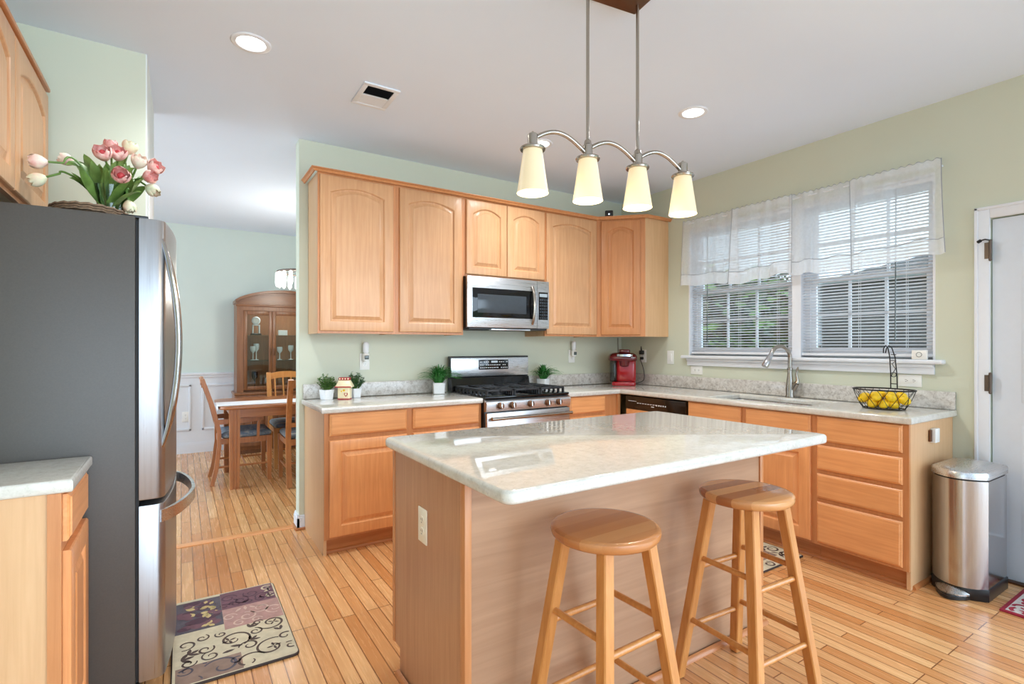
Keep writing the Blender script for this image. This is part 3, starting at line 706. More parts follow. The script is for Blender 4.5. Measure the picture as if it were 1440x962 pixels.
# diagonal corner cabinet
CY = W - 0.610; CX = RX - 0.305
t = thing('corner_cabinet', 'diagonal maple corner wall cabinet above the red coffee maker', 'cabinet', (3.45, 3.5, UZ0), 0, 'maple wall cabinets')
cwid = math.hypot(CX - 3.197, UF - CY)
b = MB(); 
b.box(CX + 0.0, RX - 0.001, CY, CY + 0.018, UZ0, UZ1); b.box(3.1975, 3.2155, UF, W - 0.001, UZ0, UZ1)
poly = [(3.2155, W - 0.001), (3.2155, UF + 0.004), (CX + 0.004, CY + 0.0185), (RX - 0.001, CY + 0.0185), (RX - 0.001, W - 0.001)]
b.prism(poly, UZ0 + 0.012, UZ0 + 0.030); b.prism(poly, UZ1 - 0.018, UZ1)
b.build('carcass', 'maple_side', t)
Mx = Matrix.Translation((3.197, UF, UZ0)) @ Matrix.Rotation(-PI / 4, 4, 'Z')
def diag(parent, mbx, name, mat, ang=22):
    mbx.v = [Mx @ v for v in mbx.v]; return mbx.build(name, mat, parent, angle=ang)
h = UZ1 - UZ0
diag(t, frame_parts(t, cwid, 0, h, [(0, 0.04), (h - 0.05, h)], 0.05), 'face_frame', 'maple_frame')
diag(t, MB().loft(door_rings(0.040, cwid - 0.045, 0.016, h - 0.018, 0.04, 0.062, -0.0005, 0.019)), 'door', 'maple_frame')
# crown along the top of the wall cabinets
t = thing('crown_moulding', 'maple crown moulding along the top of the wall cabinets', 'moulding', (1.9, UF, UZ1))
path = [(0.757, W - 0.001), (0.757, UF), (3.197, UF), (CX, CY), (RX - 0.001, CY)]
prof = [(0.0, -0.006), (0.008, -0.006), (0.014, 0.004), (0.020, 0.010), (0.026, 0.012), (0.026, 0.018), (0.0, 0.018)]
rings = []
for i, p in enumerate(path):
    p = Vector(p); 
    da = (p - Vector(path[i - 1])).normalized() if i else (Vector(path[1]) - p).normalized()
    dbb = (Vector(path[i + 1]) - p).normalized() if i < len(path) - 1 else da
    na, nb = Vector((da.y, -da.x)), Vector((dbb.y, -dbb.x))
    m = (na + nb).normalized(); k = 1 / max(0.3, m.dot(na))
    rings.append([(p.x + m.x * k * (o + 0.0205), p.y + m.y * k * (o + 0.0205), UZ1 + z) for o, z in prof])
MB().loft(rings, True, True, True).build('crown', 'maple_frame', t)
MB().prism([(0.76, W - 0.002), (0.76, UF + 0.002), (3.197, UF + 0.002), (CX + 0.001, CY + 0.002), (RX - 0.002, CY + 0.002), (RX - 0.002, W - 0.002)], UZ1 + 0.0004, UZ1 + 0.004).build('top_board', 'maple_side', t)
# cabinet above the refrigerator (rz=+90)
fc = wall_cab('maple wall cabinet with arched doors above the refrigerator', (-0.520, 2.02), PI / 2, 1.06, 1.83, UZ1 - 0.015, [(0.012, 0.498), (0.505, 1.046)], depth=0.299, arch=0.05)
MB().box(0, 1.06, -0.024, 0.018, 0.5955, 0.614, 0.004).build('top_moulding', 'maple_frame', fc)

# ---- microwave
MX0, MX1, MY, MZ0, MZ1 = 1.833, 2.605, 3.489, 1.420, 1.827
t = thing('microwave', 'stainless over-the-range microwave below the short wall cabinet', 'microwave', ((MX0 + MX1) / 2, 3.67, MZ0))
MB().box(MX0 + 0.004, MX1 - 0.004, MY + 0.032, W - 0.002, MZ0 + 0.004, MZ1 - 0.001, 0.004).build('body', 'black_plastic', t)
ds = 2.482
def bowed(x0, x1, z0, z1, y, bow, n=14, th=0.03):
    # slightly convex front panel
    xc = (MX0 + MX1) / 2; hw = (MX1 - MX0) / 2; pts = []
    for k in range(n + 1):
        x = x0 + (x1 - x0) * k / n; pts.append((x, y + bow * ((x - xc) / hw) ** 2))
    return MB().prism(pts + [(x1, y + th), (x0, y + th)], z0, z1, 0.003, 2)
bowed(MX0, ds - 0.002, MZ0 + 0.012, MZ1 - 0.001, MY - 0.010, 0.010).build('door', 'steel_h', t)
bowed(ds + 0.002, MX1, MZ0 + 0.012, MZ1 - 0.001, MY - 0.010, 0.010).build('control_panel', 'steel_h', t)
mwd = bowed(1.876, 2.455, 1.508, 1.738, MY - 0.0125, 0.010, th=0.012).build('window', 'black_glass', t)
bowed(1.918, 2.368, 1.545, 1.690, MY - 0.0135, 0.010, th=0.012).build('window_mesh', 'mw_screen', mwd)
h = MB(); hx = 2.430
hp = [(hx, MY - 0.008 - 0.034 * math.sin(PI * k / 14) ** 0.7, 1.465 + 0.31 * k / 14) for k in range(15)]
h.tube(hp, 1.0, sec=[(0.009 * math.cos(2 * PI * a / 10), 0.012 * math.sin(2 * PI * a / 10)) for a in range(10)]); h.build('handle', 'nickel', t)
kp = bowed(2.496, 2.592, 1.505, 1.735, MY - 0.0125, 0.010, th=0.012).build('keypad', 'black_glass', t)
bowed(2.503, 2.584, 1.695, 1.722, MY - 0.0138, 0.010, th=0.011).build('display', 'led_display', kp)
g = MB()
for i in range(4):
    for j in range(7):
        g.box(2.503 + i * 0.0215, 2.503 + i * 0.0215 + 0.015, MY - 0.0105, MY - 0.004, 1.515 + j * 0.025, 1.515 + j * 0.025 + 0.011)
g.build('keys', 'mw_screen', kp)
MB().box(MX0 + 0.02, MX1 - 0.02, MY + 0.01, W - 0.01, MZ0 - 0.003, MZ0 + 0.01, 0.002).build('underside', 'black_iron', t)
MB().box(2.05, 2.42, MY + 0.006, MY + 0.05, MZ0 - 0.008, MZ0 + 0.004, 0.003).build('vent_lip', 'steel_h', t)

# ---- range
GX0, GX1 = 1.829, 2.594; gx = (GX0 + GX1) / 2
t = thing('gas_range', 'stainless gas range with black grates under the microwave', 'stove', (gx, 3.5, 0))
MB().box(GX0 + 0.002, GX1 - 0.002, 3.225, W - 0.035, 0.03, 0.905, 0.003).build('body', 'black_plastic', t)
f = MB()
for x in (GX0 + 0.05, GX1 - 0.05):
    for y in (3.28, 3.76): f.lathe([(0.018, 0), (0.018, 0.03)], (x, y, 0), 10)
f.build('feet', 'black_plastic', t)
MB().prism([(3.225, 0.905), (3.188, 0.885), (3.184, 0.87), (3.196, 0.815), (3.225, 0.812)], GX0, GX1, axis='x').build('control_panel', 'steel_h', t)
kn = MB
for kx in (1.938, 2.042, 2.203, 2.362, 2.469):
    T = Matrix.Translation((kx, 3.190, 0.852)) @ Matrix.Rotation(R_(80), 4, 'X'); m = MB(); m.T = T
    m.lathe([(0.030, 0.0), (0.030, 0.005), (0.027, 0.009)], (0, 0, 0), 24); m.cur = 1
    m.lathe([(0.0255, 0.009), (0.0235, 0.030), (0.019, 0.034)], (0, 0, 0), 24); m.cur = 0; m.box(-0.005, 0.005, -0.0225, 0.0225, 0.028, 0.040, 0.002)
    m.build('knob', ['chrome', 'bronze'], t)
dr = MB().box(GX0 + 0.006, GX1 - 0.006, 3.190, 3.224, 0.235, 0.806, 0.006).build('oven_door', 'steel_h', t)
MB().box(GX0 + 0.11, GX1 - 0.11, 3.187, 3.196, 0.36, 0.66, 0.002).build('oven_window', 'black_glass', dr)
h = MB(); h.tube([(GX0 + 0.02, 3.145, 0.768), (GX1 - 0.02, 3.145, 0.768)], 0.013, 12)
for x in (GX0 + 0.045, GX1 - 0.045): h.tube([(x, 3.192, 0.768), (x, 3.147, 0.768)], 0.010, 10)
h.build('handle', 'nickel', dr)
MB().box(GX0 + 0.006, GX1 - 0.006, 3.192, 3.224, 0.06, 0.228, 0.006).build('bottom_drawer', 'steel_h', t)
MB().box(GX0, GX1, 3.205, W - 0.09, 0.9055, 0.922, 0.005).build('cooktop', 'black_glass', t)
for cx, cy, r in ((2.02, 3.36, 0.045), (2.02, 3.62, 0.038), (gx, 3.49, 0.05), (2.40, 3.36, 0.05), (2.40, 3.62, 0.038)):
    m = MB().lathe([(r, 0.922), (r, 0.932), (r * 0.72, 0.934), (r * 0.72, 0.942), (r * 0.5, 0.944)], (cx, cy, 0), 20); m.build('burner', 'black_iron', t)
for k in range(3):
    a = GX0 + 0.025 + k * 0.2395; c = a + 0.232; m = MB(); y0, y1 = 3.235, 3.735; zt = 0.968
    def bar(p0, p1, w=0.006, hh=0.016):
        if abs(p0[0] - p1[0]) < abs(p0[1] - p1[1]): m.box(p0[0] - w, p0[0] + w, p0[1], p1[1], zt - hh, zt, 0.002)
        else: m.box(p0[0], p1[0], p0[1] - w, p0[1] + w, zt - hh, zt, 0.002)
    for y in (y0 + 0.006, y1 - 0.006, (y0 + y1) / 2): bar((a, y), (c, y))
    for x in (a + 0.006, c - 0.006, (a + c) / 2): bar((x, y0), (x, y1))
    for y in [y0 + 0.062 * q for q in range(1, 8)]:
        m.box(a, a + 0.055, y - 0.005, y + 0.005, zt - 0.014, zt, 0.002); m.box(c - 0.055, c, y - 0.005, y + 0.005, zt - 0.014, zt, 0.002)
    for x in (a + 0.006, c - 0.006):
        for y in [y0 + 0.006 + 0.061 * q for q in range(9)]: m.box(x - 0.006, x + 0.006, y - 0.009, y + 0.009, 0.9215, zt - 0.01)
    m.build('grate', 'black_iron', t)
MB().prism([(W - 0.115, 0.9225), (W - 0.09, 1.025), (W - 0.035, 1.025), (W - 0.035, 0.9225)], GX0 + 0.004, GX1 - 0.004, axis='x').build('riser', 'black_glass', t)
gd = MB(); n = 16; pts = []
for k in range(n + 1):
    x = GX0 + 0.006 + (GX1 - GX0 - 0.012) * k / n; pts.append((x, W - 0.098 + 0.012 * ((x - gx) / 0.38) ** 2))
gd.prism(pts + [(GX1 - 0.006, W - 0.06), (GX0 + 0.006, W - 0.06)], 1.035, 1.190, 0.004); bgd = gd.build('backguard', 'steel_h', t)
MB().box(GX0, GX1, W - 0.078, W - 0.034, 1.0255, 1.203, 0.004).build('backguard_case', 'black_plastic', t)
dp = MB().box(2.083, 2.371, W - 0.103, W - 0.09, 1.090, 1.172, 0.002).build('clock_panel', 'black_glass', bgd)
g = MB(); rnd = random.Random(3)
for j, z in enumerate((1.102, 1.125, 1.150)):
    for i in range(15):
        if 5 < i < 9 and j == 2: continue
        if rnd.random() < 0.85: g.box(2.095 + i * 0.0182, 2.095 + i * 0.0182 + 0.010, W - 0.1035, W - 0.0995, z, z + 0.007)
g.build('touch_keys', 'ceramic_white', dp)
MB().box(2.200, 2.262, W - 0.1036, W - 0.0995, 1.147, 1.163).build('clock_display', 'led_display', dp)

# ---- dishwasher
t = thing('dishwasher', 'dishwasher with a dark control strip beside the inside corner', 'dishwasher', (3.5, 2.86, 0))
MB().box(XF + 0.02, RX - 0.02, 2.556, 3.170, 0.02, 0.868).build('tub', 'black_plastic', t)
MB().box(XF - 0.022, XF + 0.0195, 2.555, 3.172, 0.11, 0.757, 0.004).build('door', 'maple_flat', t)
cp = MB().prism([(XF + 0.0195, 0.760), (XF - 0.020, 0.760), (XF - 0.026, 0.78), (XF - 0.024, 0.866), (XF + 0.0195, 0.868)], 2.555, 3.172, axis='y').build('control_panel', 'dark_brown_glass', t)
g = MB()
for i in range(9): g.box(XF - 0.0268, XF - 0.024, 2.80 + i * 0.028, 2.80 + i * 0.028 + 0.018, 0.812, 0.817)
for i in range(5): g.box(XF - 0.0265, XF - 0.024, 2.74 + i * 0.022, 2.74 + i * 0.022 + 0.010, 0.808, 0.818)
g.box(XF - 0.0268, XF - 0.024, 2.86, 2.89, 0.795, 0.800); g.box(XF - 0.0264, XF - 0.024, 3.05, 3.14, 0.826, 0.829)
g.build('control_marks', 'ceramic_white', cp)
MB().box(XF + 0.06, XF + 0.075, 2.555, 3.172, 0.0, 0.105).build('toe_kick', 'maple_edge', t)

# ---- island
IX0, IX1, IY0, IY1 = 0.720, 2.270, 1.388, 2.020
t = thing('kitchen_island', 'maple kitchen island with plain panels in the middle of the room', 'island', (1.5, 1.7, 0))
zt = 0.8755
for xa, xb in ((IX0 + 0.004, IX0 + 0.020), (IX1 - 0.020, IX1 - 0.004)):
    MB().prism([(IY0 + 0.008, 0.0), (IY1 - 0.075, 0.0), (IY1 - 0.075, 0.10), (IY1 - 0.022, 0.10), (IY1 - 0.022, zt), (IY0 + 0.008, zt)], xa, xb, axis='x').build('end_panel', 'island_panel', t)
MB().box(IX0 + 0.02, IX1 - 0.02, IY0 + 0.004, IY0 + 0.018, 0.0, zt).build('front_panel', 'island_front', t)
for xa, xb in ((IX0 - 0.002, IX0 + 0.0225), (IX1 - 0.0225, IX1 + 0.002)): MB().box(xa, xb, IY0 - 0.004, IY0 + 0.030, 0.0, zt, 0.003).build('corner_stile', 'maple_frame', t)
f = MB(); f.box(IX0 + 0.0, IX0 + 0.05, IY1 - 0.0215, IY1 - 0.002, 0.10, zt); f.box(IX1 - 0.05, IX1, IY1 - 0.0215, IY1 - 0.002, 0.10, zt); f.box(IX0 + 0.05, IX1 - 0.05, IY1 - 0.0215, IY1 - 0.002, zt - 0.04, zt); f.box(IX0 + 0.05, IX1 - 0.05, IY1 - 0.0215, IY1 - 0.002, 0.10, 0.14)
f.build('face_frame', 'maple_frame', t)
MB().box(IX0 + 0.02, IX1 - 0.02, IY1 - 0.090, IY1 - 0.075, 0.0, 0.10).build('toe_kick', 'maple_edge', t)
for k in range(3):
    xa = IX0 + 0.035 + k * 0.495
    add = MB().loft([[(2 * (xa + 0.245) - p[0], 2 * (IY1 - 0.0015) - p[1] - 0.0, p[2]) for p in r] for r in door_rings(xa, xa + 0.485, 0.115, 0.858, 0.0, 0.058, IY1 - 0.0015 - 0.0, 0.019)])
    add.build('door', 'maple', t, angle=22)
s = MB(); pr = lambda y0, sgn: [(y0, 0.0), (y0 + sgn * 0.016, 0.0), (y0 + sgn * 0.014, 0.010), (y0 + sgn * 0.007, 0.017), (y0, 0.020)]
s.prism(pr(IY0 - 0.0042, -1), IX0 - 0.018, IX1 + 0.018, axis='x'); s.prism(pr(IX0 - 0.0022, -1), IY0 - 0.004, IY1 - 0.075, axis='y'); s.prism(pr(IX1 + 0.0022, 1), IY0 - 0.004, IY1 - 0.075, axis='y')
s.build('shoe_moulding', 'maple_edge', t)
m = MB().prism(rrect(0.694, 2.303, 1.108, 2.058, 0.035, 6), 0.8765, 0.9145, 0.012, 4)
solo(m, 'island_countertop', 'quartz', 'large polished white quartz top of the kitchen island', 'countertop', base=(1.5, 1.58, 0.8765))

# ================================================================== refrigerator
FY0, FY1, FT = 2.262, 3.148, 1.748
t = thing('refrigerator', 'stainless refrigerator with bottom freezer and grey sides, tulips on top', 'refrigerator', (-0.45, 2.7, 0))
MB().box(LX + 0.02, -0.137, FY0, FY1, 0.03, FT, 0.006).build('cabinet', 'fridge_grey', t)
MB().box(LX + 0.05, -0.125, FY0 + 0.02, FY1 - 0.02, 0.0, 0.075).build('base_grille', 'black_plastic', t)
MB().box(-0.1368, -0.1275, FY0 + 0.012, FY1 - 0.012, 0.085, FT - 0.012).build('door_gasket', 'dark_gap', t)
def doorprof():
    pts = [(-0.127, FY0 + 0.002)]; 
    for k in range(7):
        a = R_(90 * k / 6); pts.append((-0.084 + 0.036 * math.sin(a), FY0 + 0.038 - 0.036 * math.cos(a)))
    for k in range(1, 24):
        u = k / 24; pts.append((-0.048 + 0.030 * (1 - (2 * u - 1) ** 2), FY0 + 0.038 + (FY1 - FY0 - 0.076) * u))
    for k in range(7):
        a = R_(90 * k / 6); pts.append((-0.084 + 0.036 * math.cos(a), FY1 - 0.038 + 0.036 * math.sin(a)))
    pts.append((-0.127, FY1 - 0.002)); return pts
ud = MB().prism(doorprof(), 0.735, FT - 0.004, 0.003).build('upper_door', 'steel_door', t)
fd = MB().prism(doorprof(), 0.085, 0.715, 0.003).build('freezer_door', 'steel_door', t)
h = MB(); hp = []
for k in range(25):
    u = k / 24; b_ = math.sin(PI * u) ** 0.75; hp.append((-0.066 + 0.058 * b_, 2.283, 0.905 + (1.690 - 0.905) * u))
h.tube(hp, [0.5 + 0.5 * min(1, 6 * min(k / 24, 1 - k / 24)) for k in range(25)], sec=[(0.012 * math.cos(2 * PI * a / 12), 0.017 * math.sin(2 * PI * a / 12)) for a in range(12)], up=(1, 0, 0)); h.build('door_handle', 'steel_v', ud)
h = MB(); hp = []
for k in range(25):
    u = k / 24; y = 2.272 + 0.66 * u; surf = -0.064 + 0.046 * min(1, u * 2.2) ** 0.6
    hp.append((surf + 0.062 * math.sin(PI * u) ** 0.7, y, 0.668))
h.tube(hp, 1.0, sec=[(-0.022, -0.006), (0.022, -0.006), (0.022, 0.006), (-0.022, 0.006)], up=(0, 0, 1)); h.build('freezer_handle', 'steel_h', fd)
MB().box(-0.18, -0.10, FY0 + 0.012, FY0 + 0.06, FT - 0.0035, FT + 0.006, 0.003).build('hinge_cover', 'black_plastic', t)
# wicker tray and tulips on top
m = MB(); cx, cy = -0.28, 2.52
m.lathe([(0.11, 0.0), (0.13, 0.004), (0.15, 0.028), (0.154, 0.030), (0.148, 0.026), (0.128, 0.008), (0.10, 0.006)], (0, 0, 0), 36)
for z in (0.012, 0.020, 0.029): m.tube([(0.153 * math.cos(a), 0.153 * math.sin(a), z + 0.002 * math.sin(a * 20)) for a in [2 * PI * k / 60 for k in range(60)]], 0.004, 5, closed=True)
m.v = [Vector((cx + v.x * 0.75, 2.44 + v.y, FT + 0.001 + v.z)) for v in m.v]
solo(m, 'wicker_tray', 'wicker', 'low brown wicker tray lying on top of the refrigerator', 'tray', base=(cx, 2.44, FT))
VX, VY = -0.243, 2.70
vs_ = thing('flower_vase', 'clear flared glass vase holding the tulips on the refrigerator', 'vase', (VX, VY, FT))
MB().lathe([(0.034, 0.001), (0.036, 0.02), (0.044, 0.09), (0.058, 0.165), (0.066, 0.195), (0.0635, 0.195), (0.0555, 0.165), (0.0415, 0.09), (0.033, 0.022), (0.02, 0.014)], (VX, VY, FT), 28).build('glass_body', 'clear_glass', vs_)
def leafblade(m, p0, p1, p2, w, n=8):
    pts = bez(p0, p1, p2, n); vs = []; 
    for k, p in enumerate(pts):
        a = pts[max(0, k - 1)]; b = pts[min(n, k + 1)]; tn = (b - a).normalized(); side = tn.cross(Vector((0.3, -0.6, 0.75))).normalized()
        ww = w * math.sin(PI * (0.08 + 0.92 * k / n)) ** 0.8; up = side.cross(tn)
        vs += [p - side * ww, p - up * ww * 0.35, p + side * ww]
    fs = []
    for k in range(n): o = 3 * k; fs += [(o, o + 1, o + 4, o + 3), (o + 1, o + 2, o + 5, o + 4)]
    m._add(vs, fs)
def tulip(label, head, aim, mat, size=0.03, open_=0.0, mid=None, leaf=None, seed=0):
    rnd = random.Random(seed); head = Vector(head); aim = Vector(aim).normalized()
    a0 = rnd.uniform(0, 2 * PI); base = Vector((VX + 0.012 * math.cos(a0), VY + 0.012 * math.sin(a0), FT + 0.02))
    t = thing('tulip', label, 'flower', tuple(base), 0, 'tulips in the glass vase')
    rim = Vector((VX, VY, FT + 0.19)); d = (head - rim); d.z = 0; rr = min(0.045, d.length * 0.5); rim = rim + (d.normalized() * rr if d.length > 1e-4 else Vector((0, 0, 0)))
    end = head - aim * size * 0.9; midp = Vector(mid) if mid else (rim + end) / 2 + Vector((0, 0, 0.02)); m2 = end - aim * 0.045
    pts = [base] + bez(rim - Vector((0, 0, 0.02)), midp, m2, 8) + [end]
    MB().tube(pts, 0.0042, 7).build('stem', 'stem_green', t)
    q = aim.to_track_quat('Z', 'Y').to_matrix().to_4x4(); T = Matrix.Translation(head - aim * size * 0.9) @ q
    b = MB(); b.T = T
    for layer, (n, rad, off) in enumerate(((3, 0.50, 0.25), (3, 0.68, 0.0), (3, 0.82, 0.52))):
        for k in range(n):
            ang = 2 * PI * (k + off) / n + a0; G = 6; H = 7; vs = []
            for j in range(H + 1):
                v = j / H; r = size * rad * (math.sin(PI * min(1, 0.06 + v * (0.72 - 0.12 * open_))) ** 0.75) * (1 + open_ * 0.55 * v); z = size * 1.9 * v * (1 - 0.10 * open_)
                wa = 1.15 * math.sin(PI * (0.12 + 0.86 * v)) ** 0.55
                for i in range(G + 1): 
                    u = (i / G - 0.5) * 2; rr_ = r * (1 + 0.06 * (1 - u * u)); vs.append((rr_ * math.cos(ang + u * wa), rr_ * math.sin(ang + u * wa), z - 0.004 * abs(u) * v))
            b._add(vs, [(j * (G + 1) + i, j * (G + 1) + i + 1, (j + 1) * (G + 1) + i + 1, (j + 1) * (G + 1) + i) for j in range(H) for i in range(G)])
    bl = b.build('bloom', mat, t, solid=False, angle=180)
    if open_ > 0.3:
        c = MB(); c.T = T; c.ball((0, 0, size * 0.95), (size * 0.42, size * 0.42, size * 0.55), 10, 8); c.build('bloom_core', 'petal_core', bl)
    if leaf:
        L = MB()
        for (p1, p2, w) in leaf: leafblade(L, base + Vector((0, 0, 0.06)), p1, p2, w * 1.35)
        L.build('leaf', 'tulip_leaf', t, solid=False, angle=60)
    return t
tulip('pale pink tulip drooping farthest left of the vase, the upper of that pair', (-0.457, 2.62, 1.988), (-1.0, -0.05, -0.12), 'petal_pale', 0.031, 0.15, (-0.371, 2.66, 2.092), None, 1)
tulip('greenish pink tulip drooping farthest left of the vase, the lower of that pair', (-0.455, 2.6, 1.915), (-0.9, -0.1, -0.5), 'petal_cream', 0.030, 0.0, (-0.407, 2.64, 1.99), (((-0.31, 2.64, 1.906), (-0.336, 2.62, 1.997), 0.026), ((-0.285, 2.72, 1.948), (-0.287, 2.74, 2.048), 0.026)), 2)
tulip('half-hidden pink tulip bud among the left leaves of the bouquet', (-0.383, 2.68, 2.026), (-0.8, -0.1, 0.35), 'petal_pale', 0.028, 0.0, None, (((-0.323, 2.66, 2.06), (-0.381, 2.64, 1.995), 0.024), ((-0.321, 2.64, 1.955), (-0.368, 2.62, 1.941), 0.020)), 3)
tulip('wide open rosy tulip at the upper left of the bouquet', (-0.265, 2.64, 2.06), (-0.15, -0.75, 0.5), 'petal_pink', 0.033, 0.55, None, (((-0.328, 2.7, 2.043), (-0.369, 2.74, 2.044), 0.026), ((-0.306, 2.66, 1.929), (-0.359, 2.6, 1.959), 0.024)), 4)
tulip('small rosy tulip at the very top of the bouquet, behind the others', (-0.249, 2.74, 2.127), (0.0, -0.3, 0.9), 'petal_pink', 0.029, 0.2, None, (((-0.303, 2.72, 2.033), (-0.338, 2.74, 2.079), 0.022),), 5)
tulip('rosy double tulip at the top centre of the bouquet', (-0.219, 2.66, 2.075), (0.1, -0.7, 0.6), 'petal_pink', 0.032, 0.5, None, (((-0.254, 2.64, 2.01), (-0.277, 2.6, 2.003), 0.022),), 6)
tulip('cream white tulip at the upper right of the bouquet', (-0.185, 2.72, 2.128), (0.25, -0.3, 0.85), 'petal_cream', 0.031, 0.3, None, (((-0.238, 2.72, 2.022), (-0.203, 2.76, 2.094), 0.026),), 7)
tulip('soft pink tulip right of the bouquet centre, below the cream one', (-0.151, 2.68, 2.062), (0.3, -0.5, 0.7), 'petal_pale', 0.032, 0.3, None, (((-0.191, 2.66, 2.037), (-0.16, 2.62, 2.019), 0.024),), 8)
tulip('open pink tulip at the far right edge of the bouquet, the higher one', (-0.097, 2.68, 2.048), (0.55, -0.6, 0.4), 'petal_pink', 0.032, 0.5, None, (((-0.174, 2.66, 1.951), (-0.13, 2.6, 1.978), 0.024),), 9)
tulip('pink tulip tucked just under the far right open tulip', (-0.114, 2.66, 2.0), (0.6, -0.5, 0.1), 'petal_pink', 0.030, 0.3, None, (((-0.165, 2.7, 1.945), (-0.125, 2.7, 1.97), 0.020),), 10)
tulip('pink tulip facing the room at the middle front of the bouquet', (-0.203, 2.58, 1.965), (0.1, -0.9, 0.25), 'petal_pink', 0.033, 0.5, None, (((-0.218, 2.62, 1.933), (-0.161, 2.56, 1.973), 0.024), ((-0.252, 2.62, 1.928), (-0.248, 2.58, 1.994), 0.022)), 11)
tulip('greenish cream tulip drooping at the lower right of the bouquet', (-0.104, 2.66, 1.948), (0.6, -0.4, -0.5), 'petal_cream', 0.031, 0.0, (-0.126, 2.66, 2.001), (((-0.186, 2.6, 1.933), (-0.136, 2.58, 1.913), 0.020), ((-0.235, 2.68, 1.958), (-0.26, 2.7, 2.047), 0.028)), 12)
tulip('pale tulip hanging down beside the vase foot', (-0.178, 2.62, 1.858), (0.15, -0.2, -0.95), 'petal_cream', 0.028, 0.0, (-0.169, 2.62, 1.941), (((-0.278, 2.7, 1.979), (-0.31, 2.7, 2.043), 0.028), ((-0.208, 2.7, 1.992), (-0.185, 2.72, 2.055), 0.026)), 13)
# paper on the wall end above the refrigerator
m = MB().box(-0.1435, -0.1415, 3.30, 3.80, 1.95, 2.27); o = m.build('sheet', 'paper_white', None)
tag(o, 'white paper sheet on the pale wall end above the refrigerator', 'paper')
o.name = 'paper_sheet'

# ================================================================== stools
def stool(label, x, y, rz):
    H = 0.745; t = thing('bar_stool', label, 'stool', (x, y, 0), rz, 'wooden bar stools at the island', local=True)
    MB().lathe([(0.0005, H - 0.036), (0.140, H - 0.036), (0.155, H - 0.033), (0.1635, H - 0.024), (0.166, H - 0.014), (0.1645, H - 0.005), (0.158, H - 0.0005), (0.148, H), (0.0005, H)], (0, 0, 0), 48, cap0=False, cap1=False).build('seat', 'stool_seat', t)
    top, bot = 0.088, 0.172   # half spacing of the legs at the seat and the floor
    def leg_at(sx, sy, z): k = top + (bot - top) * (1 - z / (H - 0.036)); return Vector((sx * k, sy * k, z))
    for sx, sy in ((-1, -1), (1, -1), (1, 1), (-1, 1)):
        w = 0.0190; rings = []
        for z in (0.006, H - 0.036):
            c = leg_at(sx, sy, z); rings.append([(c.x + a * w, c.y + b * w, z) for a, b in ((-1, -0.8), (-0.8, -1), (0.8, -1), (1, -0.8), (1, 0.8), (0.8, 1), (-0.8, 1), (-1, 0.8))])
        lg = MB().loft(rings).build('leg', 'stool_wood', t, smooth=False)
        c = leg_at(sx, sy, 0); MB().box(c.x - 0.014, c.x + 0.014, c.y - 0.014, c.y + 0.014, 0, 0.0065, 0.002).build('glide', 'black_plastic', lg)
    for (a, b, zs) in (((-1, -1), (1, -1), (0.20, 0.435)), ((-1, 1), (1, 1), (0.20, 0.435)), ((-1, -1), (-1, 1), (0.235, 0.475)), ((1, -1), (1, 1), (0.235, 0.475))):
        for z in zs: MB().tube([leg_at(*a, z), leg_at(*b, z)], 0.0105, 10).build('rung', 'stool_wood', t)
    return t
s1 = stool('wooden bar stool nearer the outlet end of the island, seat planks dark and light', 1.085, 1.168, R_(2))
s2 = stool('wooden bar stool at the far end of the island, nearer the trash can', 1.790, 1.162, R_(-3))

# ================================================================== pendant over the island
PA = -R_(7.8); PC = (1.490, 1.556)
t = thing('pendant_light', 'brushed nickel four-shade pendant hanging over the island', 'pendant light', (PC[0], PC[1], CL), PA, local=True)
zb = 1.866 - CL; sp = 0.247
MB().box(-0.155, 0.155, -0.058, 0.058, -0.028, -0.0005, 0.006).build('canopy', 'bronze', t)
for k in range(4):
    x = (k - 1.5) * sp
    s = MB().lathe([(0.0600, zb), (0.0365, zb + 0.162), (0.0345, zb + 0.162), (0.0575, zb + 0.001)], (x, 0, 0), 28, cap0=False, cap1=False)
    s.loft([[(x + 0.0575 * math.cos(a), 0.0575 * math.sin(a), zb + 0.001) for a in [2 * PI * i / 28 for i in range(28)]], [(x + 0.06 * math.cos(a), 0.06 * math.sin(a), zb) for a in [2 * PI * i / 28 for i in range(28)]]], True, False, False)
    sh = s.build('glass_shade', 'shade_glow', t)
    MB().ball((x, 0, zb + 0.065), (0.024, 0.024, 0.034), 14, 10).build('bulb', 'bulb_glow', sh)
    c = MB().lathe([(0.0345, zb + 0.1625), (0.047, zb + 0.163), (0.049, zb + 0.168), (0.047, zb + 0.173), (0.030, zb + 0.180), (0.020, zb + 0.184), (0.020, zb + 0.222), (0.016, zb + 0.226)], (x, 0, 0), 24)
    if k in (0, 3): c.lathe([(0.006, zb + 0.226), (0.006, zb + 0.232), (0.003, zb + 0.235)], (x, 0, 0), 10)
    c.build('socket_cup', 'nickel', t)
    ld = bpy.data.lights.new('shade_lamp', 'POINT'); ld.energy = SHADE_W; ld.color = (1.0, 0.78, 0.50); ld.shadow_soft_size = 0.05
    lo = bpy.data.objects.new('shade_lamp', ld); COL.objects.link(lo); lo.parent = t; lo.location = (x, 0, zb - 0.03)
for k in range(3):
    xa, xb = (k - 1.5) * sp, (k - 0.5) * sp; m = MB(); pts = []
    for i in range(17):
        u = i / 16; pts.append((xa + 0.012 + (sp - 0.024) * u, 0, zb + 0.192 + 0.058 * math.sin(PI * (0.12 + 0.88 * u)) - (0.0) * u))
    m.tube(pts, 0.0085, 10); m.build('arm', 'nickel', t)
